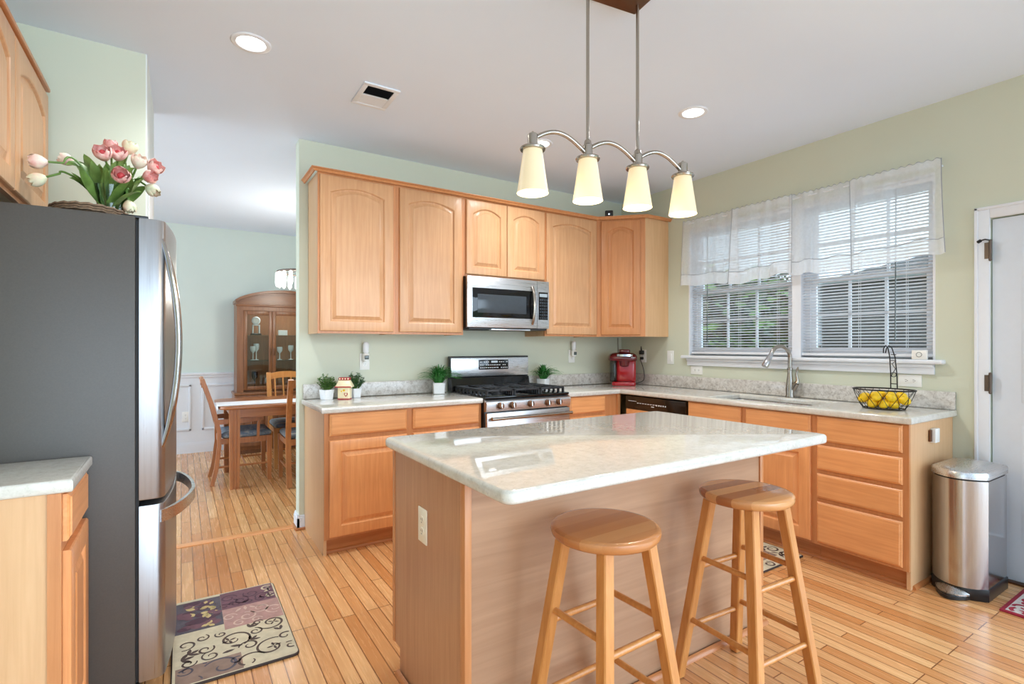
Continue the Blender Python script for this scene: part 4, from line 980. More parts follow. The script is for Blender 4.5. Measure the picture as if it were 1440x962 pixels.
for k in (1, 2):
    x = (k - 1.5) * sp; m = MB().tube([(x, 0, zb + 0.222), (x, 0, -0.0285)], 0.0065, 10); m.lathe([(0.016, zb + 0.226), (0.013, zb + 0.240), (0.008, zb + 0.246)], (x, 0, 0), 16); m.build('rod', 'nickel', t)

# ================================================================== ceiling: recessed lights, vent
def can(label, x, y):
    t = thing('recessed_light', label, 'ceiling light', (x, y, CL), 0, 'recessed ceiling lights')
    MB().lathe([(0.062, -0.002), (0.066, -0.006), (0.082, -0.007), (0.088, -0.003), (0.089, -0.0003)], (x, y, CL), 36, cap0=False, cap1=True).build('trim_ring', 'trim_white', t)
    MB().lathe([(0.062, -0.0022), (0.058, -0.0042), (0.001, -0.0048)], (x, y, CL), 36, cap0=True, cap1=False).build('lens', 'can_glow', t)
    ld = bpy.data.lights.new('can_lamp', 'SPOT'); ld.energy = CAN_W; ld.spot_size = R_(150); ld.spot_blend = 0.9; ld.shadow_soft_size = 0.06; ld.color = (0.94, 0.98, 1.0)
    lo = bpy.data.objects.new('can_lamp', ld); COL.objects.link(lo); lo.parent = t; lo.location = (0, 0, -0.03)
can('recessed ceiling light near the refrigerator, left of the air vent', 0.283, 2.767)
can('recessed ceiling light nearest the window, right of the pendant rods', 2.688, 2.100)
can('recessed ceiling light seen behind the first pendant shade', 2.178, 3.018)
t = thing('air_vent', 'white ceiling air vent with one dark half between lights and wall', 'vent', (0.95, 2.962, CL))
vx0, vx1, vy0, vy1 = 0.849, 1.055, 2.822, 3.102
f = MB(); w = 0.028
for (a, b, c, d) in ((vx0, vx1, vy0, vy0 + w), (vx0, vx1, vy1 - w, vy1), (vx0, vx0 + w, vy0 + w, vy1 - w), (vx1 - w, vx1, vy0 + w, vy1 - w), (vx0 + w, vx1 - w, 2.957, 2.969)): f.box(a, b, c, d, CL - 0.010, CL - 0.0003, 0.003)
f.build('vent_frame', 'trim_white', t)
MB().box(vx0 + w, vx1 - w, vy0 + w, 2.957, CL - 0.0012, CL - 0.0003).build('vent_shade_sheet', 'dark_gap', t)  # dark sheet standing in for the shade behind the slats
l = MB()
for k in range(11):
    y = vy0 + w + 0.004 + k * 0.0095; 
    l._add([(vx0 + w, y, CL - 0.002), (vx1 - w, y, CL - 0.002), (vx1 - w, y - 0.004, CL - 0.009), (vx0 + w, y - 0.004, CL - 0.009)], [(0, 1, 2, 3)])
l.build('shaded_louvers', 'black_iron', t, solid=False)  # white slats coloured black, shade from their angle put into the colour
l = MB()
for k in range(9):
    y = 2.969 + k * 0.0118; l.box(vx0 + w, vx1 - w, y, y + 0.0105, CL - 0.008 , CL - 0.0012)
l.build('closed_louvers', 'trim_white', t)

# ================================================================== trash can
t = thing('trash_can', 'stainless step trash can with bowed front beside the door', 'trash can', (3.55, 1.02, 0))
TY0, TY1, TXF, TXB = 0.885, 1.122, 3.405, 3.715
def tprof(ins, bow=0.072):
    pts = []
    for k in range(17):
        u = k / 16; y = TY1 - ins - (TY1 - TY0 - 2 * ins) * u; pts.append((TXF + ins - bow * (1 - (2 * u - 1) ** 2), y))
    return pts + [(TXB - ins - 0.02, TY0 + ins), (TXB - ins, TY0 + ins + 0.02), (TXB - ins, TY1 - ins - 0.02), (TXB - ins - 0.02, TY1 - ins)]
MB().prism(tprof(0.004), 0.060, 0.603).build('body', 'steel_v', t)
bs = MB().prism(tprof(0.0, 0.060), 0.0, 0.062, 0.003).build('base', 'black_plastic', t)
pe = MB(); rows = []
for k in range(13):
    u = k / 12; y = TY1 - 0.025 - 0.150 * u; b_ = (1 - (2 * u - 1) ** 2); x = TXF - 0.060 * (1 - (2 * ((TY1 - y) / (TY1 - TY0)) - 1) ** 2)
    rows.append((x, y, b_))
pe.loft([[(x - 0.004 - 0.052 * b_, y, 0.020 + 0.000 * b_), (x - 0.004 - 0.054 * b_, y, 0.028), (x - 0.003, y, 0.030 + 0.024 * b_), (x - 0.002, y, 0.020)] for x, y, b_ in rows]); pe.build('pedal', 'steel_h', bs)
lip = MB(); lip.loft([[(x - 0.004 - 0.066 * b_, y + 0.0, 0.003), (x - 0.004 - 0.066 * b_, y, 0.019), (x - 0.0, y, 0.019), (x - 0.0, y, 0.003)] for x, y, b_ in rows]); lip.build('pedal_guard', 'black_plastic', bs)
MB().prism(tprof(0.010), 0.6035, 0.612).build('gap', 'dark_gap', t)
def lidz(p): return 0.634 + 0.024 * (1 - ((p[1] - (TY0 + TY1) / 2) / 0.13) ** 2) * max(0, min(1, (p[0] - 3.33) / 0.12))
lm = MB(); base_ = tprof(0.0, 0.078); n = len(base_); cxx, cyy = 3.56, (TY0 + TY1) / 2
rings = [[(p[0], p[1], 0.612) for p in base_], [(p[0], p[1], 0.643) for p in base_], [(p[0] + (cxx - p[0]) * 0.03, p[1] + (cyy - p[1]) * 0.03, 0.651) for p in base_]]
for q in (0.25, 0.5, 0.8): rings.append([(p[0] + (cxx - p[0]) * q, p[1] + (cyy - p[1]) * q, 0.651 + 0.024 * math.sin(q * PI / 2)) for p in base_])
lm.loft(rings).build('lid', 'steel_h', t, angle=50)

# ================================================================== outlets, switches, plugs
def outlet(label, c, nrm, horiz=False, kind='duplex', mat='white_plastic', group='electrical wall plates'):
    # c: centre on the wall surface; nrm: 2D direction out of the wall
    ang = math.atan2(nrm[1], nrm[0]) + PI / 2; t = thing('wall_outlet' if kind != 'switch' else 'light_switch', label, 'outlet' if kind != 'switch' else 'switch', c, ang, group, local=True)
    w, h = (0.122, 0.074) if horiz else (0.074, 0.122)
    MB().box(-w / 2, w / 2, -0.0055, -0.0003, -h / 2, h / 2, 0.002).build('cover_plate', mat, t)
    if kind == 'switch':
        MB().box(-0.017, 0.017, -0.0085, -0.005, -0.034, 0.034, 0.001).build('rocker', mat, t)
        return t
    for s_ in (-1, 1):
        ox, oz = (s_ * 0.020, 0) if horiz else (0, s_ * 0.020)
        m = MB(); m.prism([(ox + 0.0165 * math.cos(a), oz + (0.0165 if abs(math.sin(a)) < 0.8 else 0.0145) * math.sin(a)) for a in [2 * PI * i / 20 for i in range(20)]], -0.0075, -0.005, axis='y'); r = m.build('receptacle', mat, t)
        g = MB()
        for dx, hh in ((-0.0055, 0.004), (0.0055, 0.005)):
            if horiz: g.box(ox - hh, ox + hh, -0.0078, -0.007, oz + dx - 0.001, oz + dx + 0.001)
            else: g.box(ox + dx - 0.001, ox + dx + 0.001, -0.0078, -0.007, oz - hh + 0.003, oz + hh + 0.003)
        px, pz = (ox + 0.008, oz) if horiz else (ox, oz - 0.008)
        g.box(px - 0.002, px + 0.002, -0.0078, -0.007, pz - 0.002, pz + 0.002)
        g.build('slots', 'dark_gap', r)
    return t
o1 = outlet('ivory outlet on the end panel of the island', (IX0 + 0.004, 1.712, 0.650), (-1, 0), mat='ivory_plastic')
outlet('white outlet lying sideways under the left end of the window sill', (RX, 2.935, 1.076), (-1, 0), True)
outlet('white outlet lying sideways under the window sill behind the fruit basket', (RX, 1.362, 1.072), (-1, 0), True)
outlet('white outlet by the corner holding two black plugs', (RX, 3.555, 1.190), (-1, 0))
outlet('white rocker switch plate between the coffee maker and the window', (RX, 3.222, 1.183), (-1, 0), kind='switch')
outlet('white outlet on the back wall left of the range, air freshener plugged in', (1.158, W, 1.170), (0, -1))
outlet('white outlet on the back wall right of the range, air freshener plugged in', (3.150, W, 1.190), (0, -1))
outlet('white outlet in the dining room wainscot panel', (0.043, FW - 0.004, 0.44), (0, -1))
def freshener(label, x, z):
    t = thing('air_freshener', label, 'air freshener', (x, W - 0.0085, z), 0, 'plug-in air fresheners', local=True)
    b = MB().lathe([(0.018, -0.03), (0.024, -0.022), (0.026, 0.02), (0.022, 0.032)], (0.0, -0.027, 0), 18, 1, 0.9); b.box(-0.014, 0.014, -0.012, 0.0, -0.02, 0.02); b.build('heater', 'white_plastic', t)
    MB().lathe([(0.015, 0.0325), (0.022, 0.045), (0.023, 0.10), (0.018, 0.112), (0.010, 0.118)], (0.0, -0.027, 0), 18, 1, 0.85).build('refill_bottle', 'ceramic_white', t)
    MB().box(-0.016, 0.016, -0.0535, -0.047, -0.012, 0.018, 0.003).build('front_badge', 'smoke_tank', t)
freshener('white plug-in air freshener on the back wall outlet left of the range', 1.158, 1.20)
freshener('white plug-in air freshener on the back wall outlet right of the range', 3.150, 1.215)
# plugs in the corner outlet
m = MB().box(RX - 0.045, RX - 0.0085, 3.535, 3.575, 1.205, 1.245, 0.006); m.tube([(RX - 0.03, 3.555, 1.243), (RX - 0.03, 3.557, 1.262), (RX - 0.028, 3.56, 1.285)], [0.008, 0.006, 0.003], 8)
solo(m, 'phone_charger', 'black_plastic', 'black plug-in adapter in the upper half of the corner outlet', 'charger', base=(RX - 0.02, 3.555, 1.205))
# small white box on the cabinet end panel
t = thing('wall_sensor', 'small white square sensor stuck on the end panel of the drawer cabinet', 'sensor', (3.50, 1.150, 0.795))
MB().box(3.475, 3.535, 1.126, 1.1512, 0.755, 0.833, 0.003).build('sensor_body', 'white_plastic', t)
MB().box(3.450, 3.4745, 1.140, 1.1512, 0.762, 0.826, 0.003).build('sensor_shadow', 'bronze', t)  # brown shadow beside the sensor, modelled as a thin block
t = thing('window_sensor', 'small pale round-faced sensor box standing on the window sill', 'sensor', (RX - 0.03, 1.304, 1.2055))
MB().box(RX - 0.045, RX - 0.025, 1.262, 1.340, 1.2055, 1.262, 0.004).build('sensor_body', 'white_plastic', t)
MB().tube([(RX - 0.0462, 1.301 + 0.014 * math.cos(a), 1.235 + 0.014 * math.sin(a)) for a in [2 * PI * i / 20 for i in range(20)]], 0.0014, 6, closed=True).build('ring', 'smoke_tank', t)
# camera cube on the corner cabinet
t = thing('security_camera', 'small black cube camera on top of the corner cabinet', 'camera', (3.305, 3.505, UZ1 + 0.0185), -PI / 4, local=True)
MB().box(-0.036, 0.036, -0.03, 0.036, -0.014, 0.068, 0.008, 3).build('case', 'black_plastic', t)
MB().ball((0, -0.031, 0.032), (0.007, 0.003, 0.007), 12, 8).build('lens', 'small_led', t)

# ================================================================== coffee maker
KX, KY, KR = 3.575, 3.590, -R_(40)
t = thing('coffee_maker', 'red single-serve coffee maker in the counter corner', 'coffee maker', (KX, KY, CT1), KR, local=True); t.scale = (1.12, 1.0, 1.0)
KR_ = R_
def kshape(w, d0, d1, r=0.03): return rrect(-w, w, d0, d1, r, 5)
MB().prism(rrect(-0.105, 0.092, -0.135, 0.10, 0.03, 5), 0.0, 0.036, 0.008, 3).build('drip_tray_base', 'red_plastic', t)
m = MB().prism([(x, y) for x, y in rrect(-0.064, 0.098, -0.075, 0.115, 0.03, 5)], 0.0365, 0.235, 0.004); m.build('body', 'red_plastic', t)
hd = MB(); rings = []
for ins, z in ((0.000, 0.2355), (-0.004, 0.250), (-0.002, 0.275), (0.010, 0.296), (0.030, 0.308), (0.050, 0.311)):
    rings.append([(x, y, z) for x, y in rrect(-0.126 + ins, 0.104 - ins, -0.115 + ins, 0.115 - ins, 0.05, 6)])
hd.loft(rings).build('brew_head', 'dark_red', t, angle=50)
MB().prism(rrect(-0.045, 0.045, -0.108, 0.05, 0.02, 4), 0.306, 0.342, 0.010, 3).build('lid_top', 'dark_red', t)
m = MB(); pts = [(0.062 * math.cos(a), -0.112 - 0.024 * math.sin(a) , 0.286 + 0.0 * a) for a in [PI * k / 16 for k in range(17)]]
m.tube(pts, 1.0, sec=[(-0.010, -0.004), (0.010, -0.004), (0.010, 0.004), (-0.010, 0.004)], up=(0, 0, 1)); m.build('lid_handle', 'chrome', t)
MB().lathe([(0.030, 0.180), (0.040, 0.188), (0.046, 0.225), (0.048, 0.2352)], (0.0, -0.062, 0), 24).build('brew_spout', 'dark_red', t)
MB().prism(rrect(-0.118, -0.068, -0.085, 0.10, 0.018, 4), 0.037, 0.2345, 0.004).build('water_tank', 'smoke_glass', t)
MB().prism(rrect(-0.060, 0.060, -0.128, -0.02, 0.02, 4), 0.0362, 0.039).build('drip_grid', 'black_plastic', t)
m = MB()
for k in range(3): m.box(0.052 + 0.013 * k, 0.060 + 0.013 * k, -0.118, -0.108, 0.262, 0.268)
m.build('buttons', 'ceramic_white', t)
# its power cord
m = MB().tube([(RX - 0.040, 3.555, 1.165)] + bez((RX - 0.050, 3.553, 1.160), (RX - 0.060, 3.47, 1.03), (RX - 0.045, 3.51, 0.96), 10) + bez((RX - 0.05, 3.53, 0.945), (RX - 0.08, 3.56, 0.925), (KX + 0.128, KY - 0.028, 0.930), 6), 0.0032, 7)
m.box(RX - 0.040, RX - 0.0085, 3.543, 3.567, 1.155, 1.182, 0.005)
solo(m, 'power_cord', 'black_plastic', 'thin black cord from the coffee maker to the corner outlet', 'cord', base=(RX - 0.03, 3.555, 0.92))
m = MB().tube([(3.755, W - 0.006, 1.37), (3.757, W - 0.006, 1.15), (3.752, W - 0.006, 1.03), (3.755, W - 0.026, 1.0), (3.755, W - 0.03, 0.921)], 0.003, 6)
solo(m, 'hanging_cable', 'wicker', 'thin brown cable hanging in the corner behind the coffee maker', 'cable', base=(3.755, W - 0.01, 0.915))

# ================================================================== faucet
FX, FYc = 3.725, 2.068
t = thing('kitchen_faucet', 'brushed nickel gooseneck pull-down faucet behind the sink', 'faucet', (FX, FYc, CT1 + 0.0005))
MB().lathe([(0.030, CT1 + 0.0005), (0.031, CT1 + 0.006), (0.027, CT1 + 0.02), (0.028, CT1 + 0.06), (0.024, CT1 + 0.11), (0.0165, CT1 + 0.17), (0.0150, CT1 + 0.20)], (FX, FYc, 0), 24).build('faucet_base', 'nickel', t)
MB().lathe([(0.0150, 1.112), (0.019, 1.115), (0.019, 1.127), (0.015, 1.130)], (FX, FYc, 0), 24).build('collar', 'nickel', t)
gp = [(FX, FYc, 1.13), (FX, FYc, 1.20)]; ry = 0.020; cr_ = 0.088
for k in range(1, 15):
    a = PI * k / 16.5; gp.append((FX - cr_ * (1 - math.cos(a)), FYc + ry * (1 - math.cos(a)), 1.20 + cr_ * 0.98 * math.sin(a)))
lastp = Vector(gp[-1]); dr_ = (lastp - Vector(gp[-2])).normalized()
MB().tube(gp, 0.0135, 12).build('gooseneck', 'nickel', t)
MB().tube([lastp, lastp + dr_ * 0.03, lastp + dr_ * 0.04, lastp + dr_ * 0.10, lastp + dr_ * 0.118], [0.0138, 0.0150, 0.0185, 0.0235, 0.0225], 18).build('spray_head', 'chrome', t)
m = MB(); hb = Vector((FX + 0.004, FYc - 0.020, 0.975)); 
m.tube([hb, hb + Vector((-0.004, -0.030, 0.045))], [0.020, 0.019], 14); m.build('valve_body', 'nickel', t)
h0 = hb + Vector((-0.004, -0.030, 0.046))
MB().tube([h0, h0 + Vector((0.0, -0.006, 0.02)), h0 + Vector((0.004, 0.006, 0.06)), h0 + Vector((0.004, -0.002, 0.10)), h0 + Vector((0.0, -0.010, 0.115))], [0.016, 0.011, 0.0085, 0.008, 0.004], 12).build('lever_handle', 'nickel', t)

# ================================================================== fruit basket
BXc, BYc = 3.500, 1.385
t = thing('fruit_basket', 'black wire oval basket with banana hook, full of lemons', 'basket', (BXc, BYc, CT1 + 0.0005))
def oval(rx, ry, z, n=40, wob=0.0): return [(BXc + rx * math.cos(a), BYc + ry * math.sin(a), z + wob * math.cos(2 * a)) for a in [2 * PI * i / n for i in range(n)]]
MB().tube(oval(0.115, 0.158, 1.030), 0.0042, 8, closed=True).build('rim_wire', 'wire_black', t)
m = MB(); m.tube(oval(0.080, 0.106, CT1 + 0.005), 0.0035, 8, closed=True)
for y in (-0.05, 0.0, 0.05):
    q = 0.080 * math.sqrt(1 - (y / 0.106) ** 2); m.tube([(BXc - q, BYc + y, CT1 + 0.005), (BXc + q, BYc + y, CT1 + 0.005)], 0.002, 6)
m.build('base_wire', 'wire_black', t)
m = MB(); NS = 12
for k in range(NS):
    a0 = 2 * PI * k / NS; a1 = 2 * PI * (k + 0.9) / NS
    for sgn in (-1, 1):
        pts = []
        for i in range(7):
            u = i / 6; a = a0 + sgn * (2 * PI / NS) * 0.85 * u; s_ = u ** 0.8; pts.append((BXc + (0.080 + 0.035 * s_) * math.cos(a), BYc + (0.106 + 0.052 * s_) * math.sin(a), CT1 + 0.005 + 0.111 * u))
        m.tube(pts, 0.0016, 5)
m.build('side_wires', 'wire_black', t)
m = MB(); hx_, hy = BXc + 0.110, BYc - 0.012
for dy in (-0.017, 0.017):
    m.tube([(hx_, hy + dy, 1.028), (hx_ - 0.004, hy + dy * 0.95, 1.12), (hx_ - 0.012, hy + dy * 0.8 + 0.004, 1.22), (hx_ - 0.030, hy + dy * 0.6 + 0.010, 1.275), (hx_ - 0.055, hy + dy * 0.5 + 0.014, 1.290), (hx_ - 0.075, hy + dy * 0.45 + 0.018, 1.272), (hx_ - 0.078, hy + dy * 0.3 + 0.02, 1.245)], 0.0032, 7)
for z, f_ in ((1.06, 1), (1.235, 0.8), (1.20, 0.85)): m.tube([(hx_ - 0.008, hy - 0.017 * f_, z), (hx_ - 0.008, hy + 0.017 * f_, z)], 0.0026, 6)
m.tube([(hx_ - 0.005, hy + 0.016, 1.10), (hx_ - 0.008, hy - 0.010, 1.15), (hx_ - 0.008, hy + 0.008, 1.18), (hx_ - 0.008, hy - 0.014, 1.20)], 0.0022, 6)
m.tube([(hx_ - 0.006, hy + 0.014 * math.cos(a), 1.115 + 0.014 * math.sin(a)) for a in [2 * PI * i / 14 for i in range(14)]], 0.0022, 6, closed=True)
m.build('banana_hook', 'wire_black', t)
# lemons
LM = MB().lathe([(0.0005, -0.0405), (0.004, -0.040), (0.007, -0.0365), (0.016, -0.031), (0.0245, -0.019), (0.0275, 0.0), (0.0245, 0.019), (0.016, 0.031), (0.0075, 0.0365), (0.0045, 0.0385), (0.0005, 0.039)], (0, 0, 0), 18, cap0=False, cap1=False)
rnd = random.Random(11)
spots = [[-0.045, 0.045, 0], [0.008, 0.060, 0], [0.048, 0.020, 0], [-0.048, -0.018, 0], [0.0, 0.002, 0], [0.045, -0.042, 0], [-0.010, -0.058, 0],
         [-0.060, 0.082, 1], [-0.006, 0.104, 1], [0.052, 0.075, 1], [-0.028, 0.026, 1], [0.030, 0.020, 1], [-0.074, 0.016, 1], [0.078, 0.010, 1], [-0.036, -0.044, 1], [0.022, -0.050, 1], [-0.006, -0.104, 1], [0.064, -0.072, 1]]
pos = [Vector((x, y, CT1 + (0.034 if l == 0 else 0.082))) for x, y, l in spots]
for it in range(200):       # let the lemons settle apart inside the bowl
    for i in range(len(pos)):
        for j in range(i):
            d = pos[i] - pos[j]; q = 0.0565 - d.length
            if q > 0: d = d.normalized() * q * 0.5; pos[i] += d; pos[j] -= d
    for p in pos:
        u = max(0.0, min(1.0, (p.z - CT1 - 0.008) / 0.108)); rx_, ry_ = 0.080 + 0.035 * u ** 0.8 - 0.029, 0.106 + 0.052 * u ** 0.8 - 0.029
        e = math.hypot(p.x / rx_, p.y / ry_)
        if e > 1: p.x /= e; p.y /= e
        p.z = max(p.z, CT1 + 0.034) - (0.0002 if p.z > CT1 + 0.036 else 0)
for k, p in enumerate(pos):
    if k == 0:
        o = LM.build('lemon', 'lemon', None); tag(o, 'ripe yellow lemon lying in the wire fruit basket', 'lemon', 'lemons in the wire basket'); lem = o
    else: o = lem.copy(); COL.objects.link(o)
    o.location = (BXc + p.x, BYc + p.y, p.z); o.scale = (0.94, 0.94, 0.84); o.rotation_euler = (R_(90 + rnd.uniform(-25, 25)), rnd.uniform(-0.3, 0.3), rnd.uniform(0, 6.28))

# ================================================================== plants and jar on the counter
def square_pot(t, x, y, w0, w1, h, rz, mat='ceramic_white'):
    m = MB(); m.T = Matrix.Translation((x, y, CT1 + 0.0005)) @ Matrix.Rotation(rz, 4, 'Z'); rings = []
    for w, z in ((w0, 0), (w1, h), (w1 - 0.004, h), (w1 - 0.006, h - 0.012)): rings.append([(a, b, z) for a, b in rrect(-w, w, -w, w, 0.006, 3)])
    m.loft(rings); m.build('pot', mat, t)
    s = MB(); s.T = m.T; s.box(-w1 + 0.008, w1 - 0.008, -w1 + 0.008, w1 - 0.008, h - 0.016, h - 0.008); s.build('soil', 'bark', t)
def leafy(name, label, x, y, h, rx, rz_, n, mat, seed, potw, poth):
    rnd = random.Random(seed); t = thing(name, label, 'plant', (x, y, CT1 + 0.0005), 0, 'potted plants on the counter')
    square_pot(t, x, y, potw * 0.82, potw, poth, R_(20)); f = MB(); b0 = Vector((x, y, CT1 + poth - 0.01)); st = MB()
    for k in range(n):
        a = rnd.uniform(0, 2 * PI); r = rx * math.sqrt(rnd.random()); ht = h * (1 - 0.55 * (r / rx) ** 2) * rnd.uniform(0.72, 1.08)
        tip = b0 + Vector((r * math.cos(a), r * math.sin(a), ht)); root = b0 + Vector((0.3 * r * math.cos(a), 0.3 * r * math.sin(a), 0)); pts = bez(root, (root + tip) / 2 + Vector((0, 0, 0.01)), tip, 5)
        st.tube(pts, 0.0011, 4)
        for q in range(9):
            u = 0.25 + 0.75 * q / 8; p = pts[min(5, int(u * 5))].lerp(pts[min(5, int(u * 5) + 1)], u * 5 - int(u * 5)); aa = q * 2.4 + k; L = rnd.uniform(0.013, 0.020)
            d = Vector((math.cos(aa), math.sin(aa), rnd.uniform(0.1, 0.7))).normalized(); s_ = d.cross(Vector((0, 0, 1))).normalized() * L * 0.5
            f._add([p, p + d * L * 0.55 + s_, p + d * L, p + d * L * 0.55 - s_], [(0, 1, 2, 3)])
    st.build('stems', 'stem_green', t); f.build('foliage', mat, t, solid=False, smooth=False); return t
leafy('potted_plant', 'small bushy green plant in a white pot at the counter end', 0.856, 3.738, 0.120, 0.070, 0.05, 60, 'leaf_green', 21, 0.038, 0.068)
leafy('potted_plant', 'small blue-green sprig plant in a white pot right of the house-shaped jar', 1.062, 3.770, 0.135, 0.072, 0.05, 56, 'leaf_blue_green', 22, 0.036, 0.066)
def grassy(name, label, x, y, h, spread, n, seed, potw, poth, rz):
    rnd = random.Random(seed); t = thing(name, label, 'plant', (x, y, CT1 + 0.0005), 0, 'potted plants on the counter'); square_pot(t, x, y, potw * 0.92, potw, poth, rz); f = MB(); b0 = Vector((x, y, CT1 + poth - 0.012))
    for k in range(n):
        a = rnd.uniform(0, 2 * PI); r = spread * rnd.uniform(0.15, 1.0); d = Vector((math.cos(a), math.sin(a), 0)); root = b0 + d * potw * 0.6 * rnd.random(); hh = h * rnd.uniform(0.55, 1.0) * (1 - 0.25 * r / spread)
        r *= 0.35 if d.y > 0.3 else (0.7 if d.y > 0 else 1)
        mid = root + d * r * 0.35 + Vector((0, 0, hh * 1.15)); tip = root + d * r + Vector((0, 0, hh * (1.0 - 0.40 * (r / spread) ** 2)))
        pts = bez(root, mid, tip, 7); s_ = d.cross(Vector((0, 0, 1))); vs = []
        for i, p in enumerate(pts): w = 0.0060 * (1 - (i / 7) ** 2) + 0.0004; vs += [p - s_ * w, p + Vector((0, 0, 0.0012)), p + s_ * w]
        f._add(vs, [q for i in range(7) for q in ((3 * i, 3 * i + 1, 3 * i + 4, 3 * i + 3), (3 * i + 1, 3 * i + 2, 3 * i + 5, 3 * i + 4))])
    f.build('grass_blades', 'grass_green', t, solid=False, angle=60); return t
grassy('potted_grass', 'arching green grass plant in a white square pot beside the range', 1.705, 3.730, 0.165, 0.20, 220, 31, 0.046, 0.085, R_(-18))
grassy('potted_grass', 'short green grass plant in a white pot between range and outlet', 2.735, 3.750, 0.150, 0.18, 200, 32, 0.044, 0.080, R_(25))
# house-shaped jar
JX, JY = 0.968, 3.690
t = thing('cookie_jar', 'cream cottage-shaped jar with red roof ridge and heart between two plants', 'jar', (JX, JY, CT1 + 0.0005), R_(-30), local=True); t.scale = (0.84, 0.84, 1.02)
MB().prism(rrect(-0.050, 0.050, -0.040, 0.040, 0.010, 3), 0.0, 0.082, 0.004).build('jar_body', 'ceramic_cream', t)
MB().prism(rrect(-0.052, 0.052, -0.042, 0.042, 0.010, 3), 0.0, 0.007, 0.002).build('foot_band', 'ceramic_red', t)
lid = MB().loft([[(x, y, 0.0825) for x, y in rrect(-0.066, 0.066, -0.054, 0.054, 0.010, 3)], [(x, y, 0.090) for x, y in rrect(-0.066, 0.066, -0.054, 0.054, 0.010, 3)], [(x, y, 0.128) for x, y in rrect(-0.048, 0.048, -0.026, 0.026, 0.010, 3)], [(x, y, 0.130) for x, y in rrect(-0.046, 0.046, -0.024, 0.024, 0.010, 3)]]).build('roof_lid', 'ceramic_cream', t)
m = MB().prism(rrect(-0.048, 0.048, -0.026, 0.026, 0.012, 4), 0.1302, 0.150, 0.006); m.build('roof_ridge', 'ceramic_red', lid)
m = MB()
for k in range(4): m.ball((-0.034 + 0.0225 * k, -0.026, 0.140), (0.006, 0.002, 0.006), 10, 6)
m.build('ridge_dots', 'ceramic_cream', lid)
m = MB().tube([(-0.067 + 0.134 * k / 12, -0.0555, 0.086) for k in range(13)], 0.004, 6); m.build('eave_trim', 'ceramic_red', lid)
def heart(cx, cz, s):
    return [(cx + s * 16 * math.sin(a) ** 3 / 17, cz + s * (13 * math.cos(a) - 5 * math.cos(2 * a) - 2 * math.cos(3 * a) - math.cos(4 * a)) / 17) for a in [2 * PI * k / 28 for k in range(28)]]
MB().prism(heart(0.020, 0.034, 0.017), -0.0425, -0.0395, axis='y').build('heart', 'ceramic_red', t)
MB().prism(heart(0.020, 0.035, 0.010), -0.0435, -0.0400, axis='y').build('heart_centre', 'ceramic_cream', t)
m = MB().ball((0.004, -0.040, 0.062), (0.010, 0.002, 0.008), 12, 8); m.ball((-0.016, -0.040, 0.056), (0.006, 0.002, 0.006), 12, 8); m.build('flower_decoration', 'lemon', t)

# ================================================================== mats and rugs
def ribbon(m, pts, w, z):
    vs = []; n = len(pts)
    for i, p in enumerate(pts):
        a = Vector(pts[max(0, i - 1)]); b = Vector(pts[min(n - 1, i + 1)]); d = (b - a).normalized(); s_ = Vector((-d.y, d.x)); ww = w * (0.35 + 0.65 * math.sin(PI * min(1, 0.15 + 0.85 * i / (n - 1))))
        vs += [(p[0] + s_.x * ww, p[1] + s_.y * ww, z), (p[0] - s_.x * ww, p[1] - s_.y * ww, z)]
    m._add(vs, [(2 * i, 2 * i + 1, 2 * i + 3, 2 * i + 2) for i in range(n - 1)])
def spiral(m, cx, cy, r, a0, turns, w, z, sgn=1, n=36): ribbon(m, [(cx + r * (1 - 0.80 * i / n) * math.cos(a0 + sgn * turns * 2 * PI * i / n), cy + r * (1 - 0.80 * i / n) * math.sin(a0 + sgn * turns * 2 * PI * i / n)) for i in range(n + 1)], w, z)
def leafp(m, x, y, a, L, z, w=0.36):
    d = Vector((math.cos(a), math.sin(a))); s_ = Vector((-d.y, d.x)); p = Vector((x, y)); pts = [p]
    for u, q in ((0.3, 0.8), (0.6, 1.0), (0.85, 0.55)): pts.append(p + d * L * u + s_ * L * w * 0.5 * q)
    pts.append(p + d * L)
    for u, q in ((0.85, -0.55), (0.6, -1.0), (0.3, -0.8)): pts.append(p + d * L * u + s_ * L * w * 0.5 * q)
    m._add([(q.x, q.y, z) for q in pts], [tuple(range(8))])
def clip(m, x0, x1, y0, y1):
    # keep only faces wholly on the mat
    f2, mi2 = [], []
    for f, mi in zip(m.f, m.mi):
        if all(x0 <= m.v[i].x <= x1 and y0 <= m.v[i].y <= y1 for i in f): f2.append(f); mi2.append(mi)
    m.f, m.mi = f2, mi2; return m
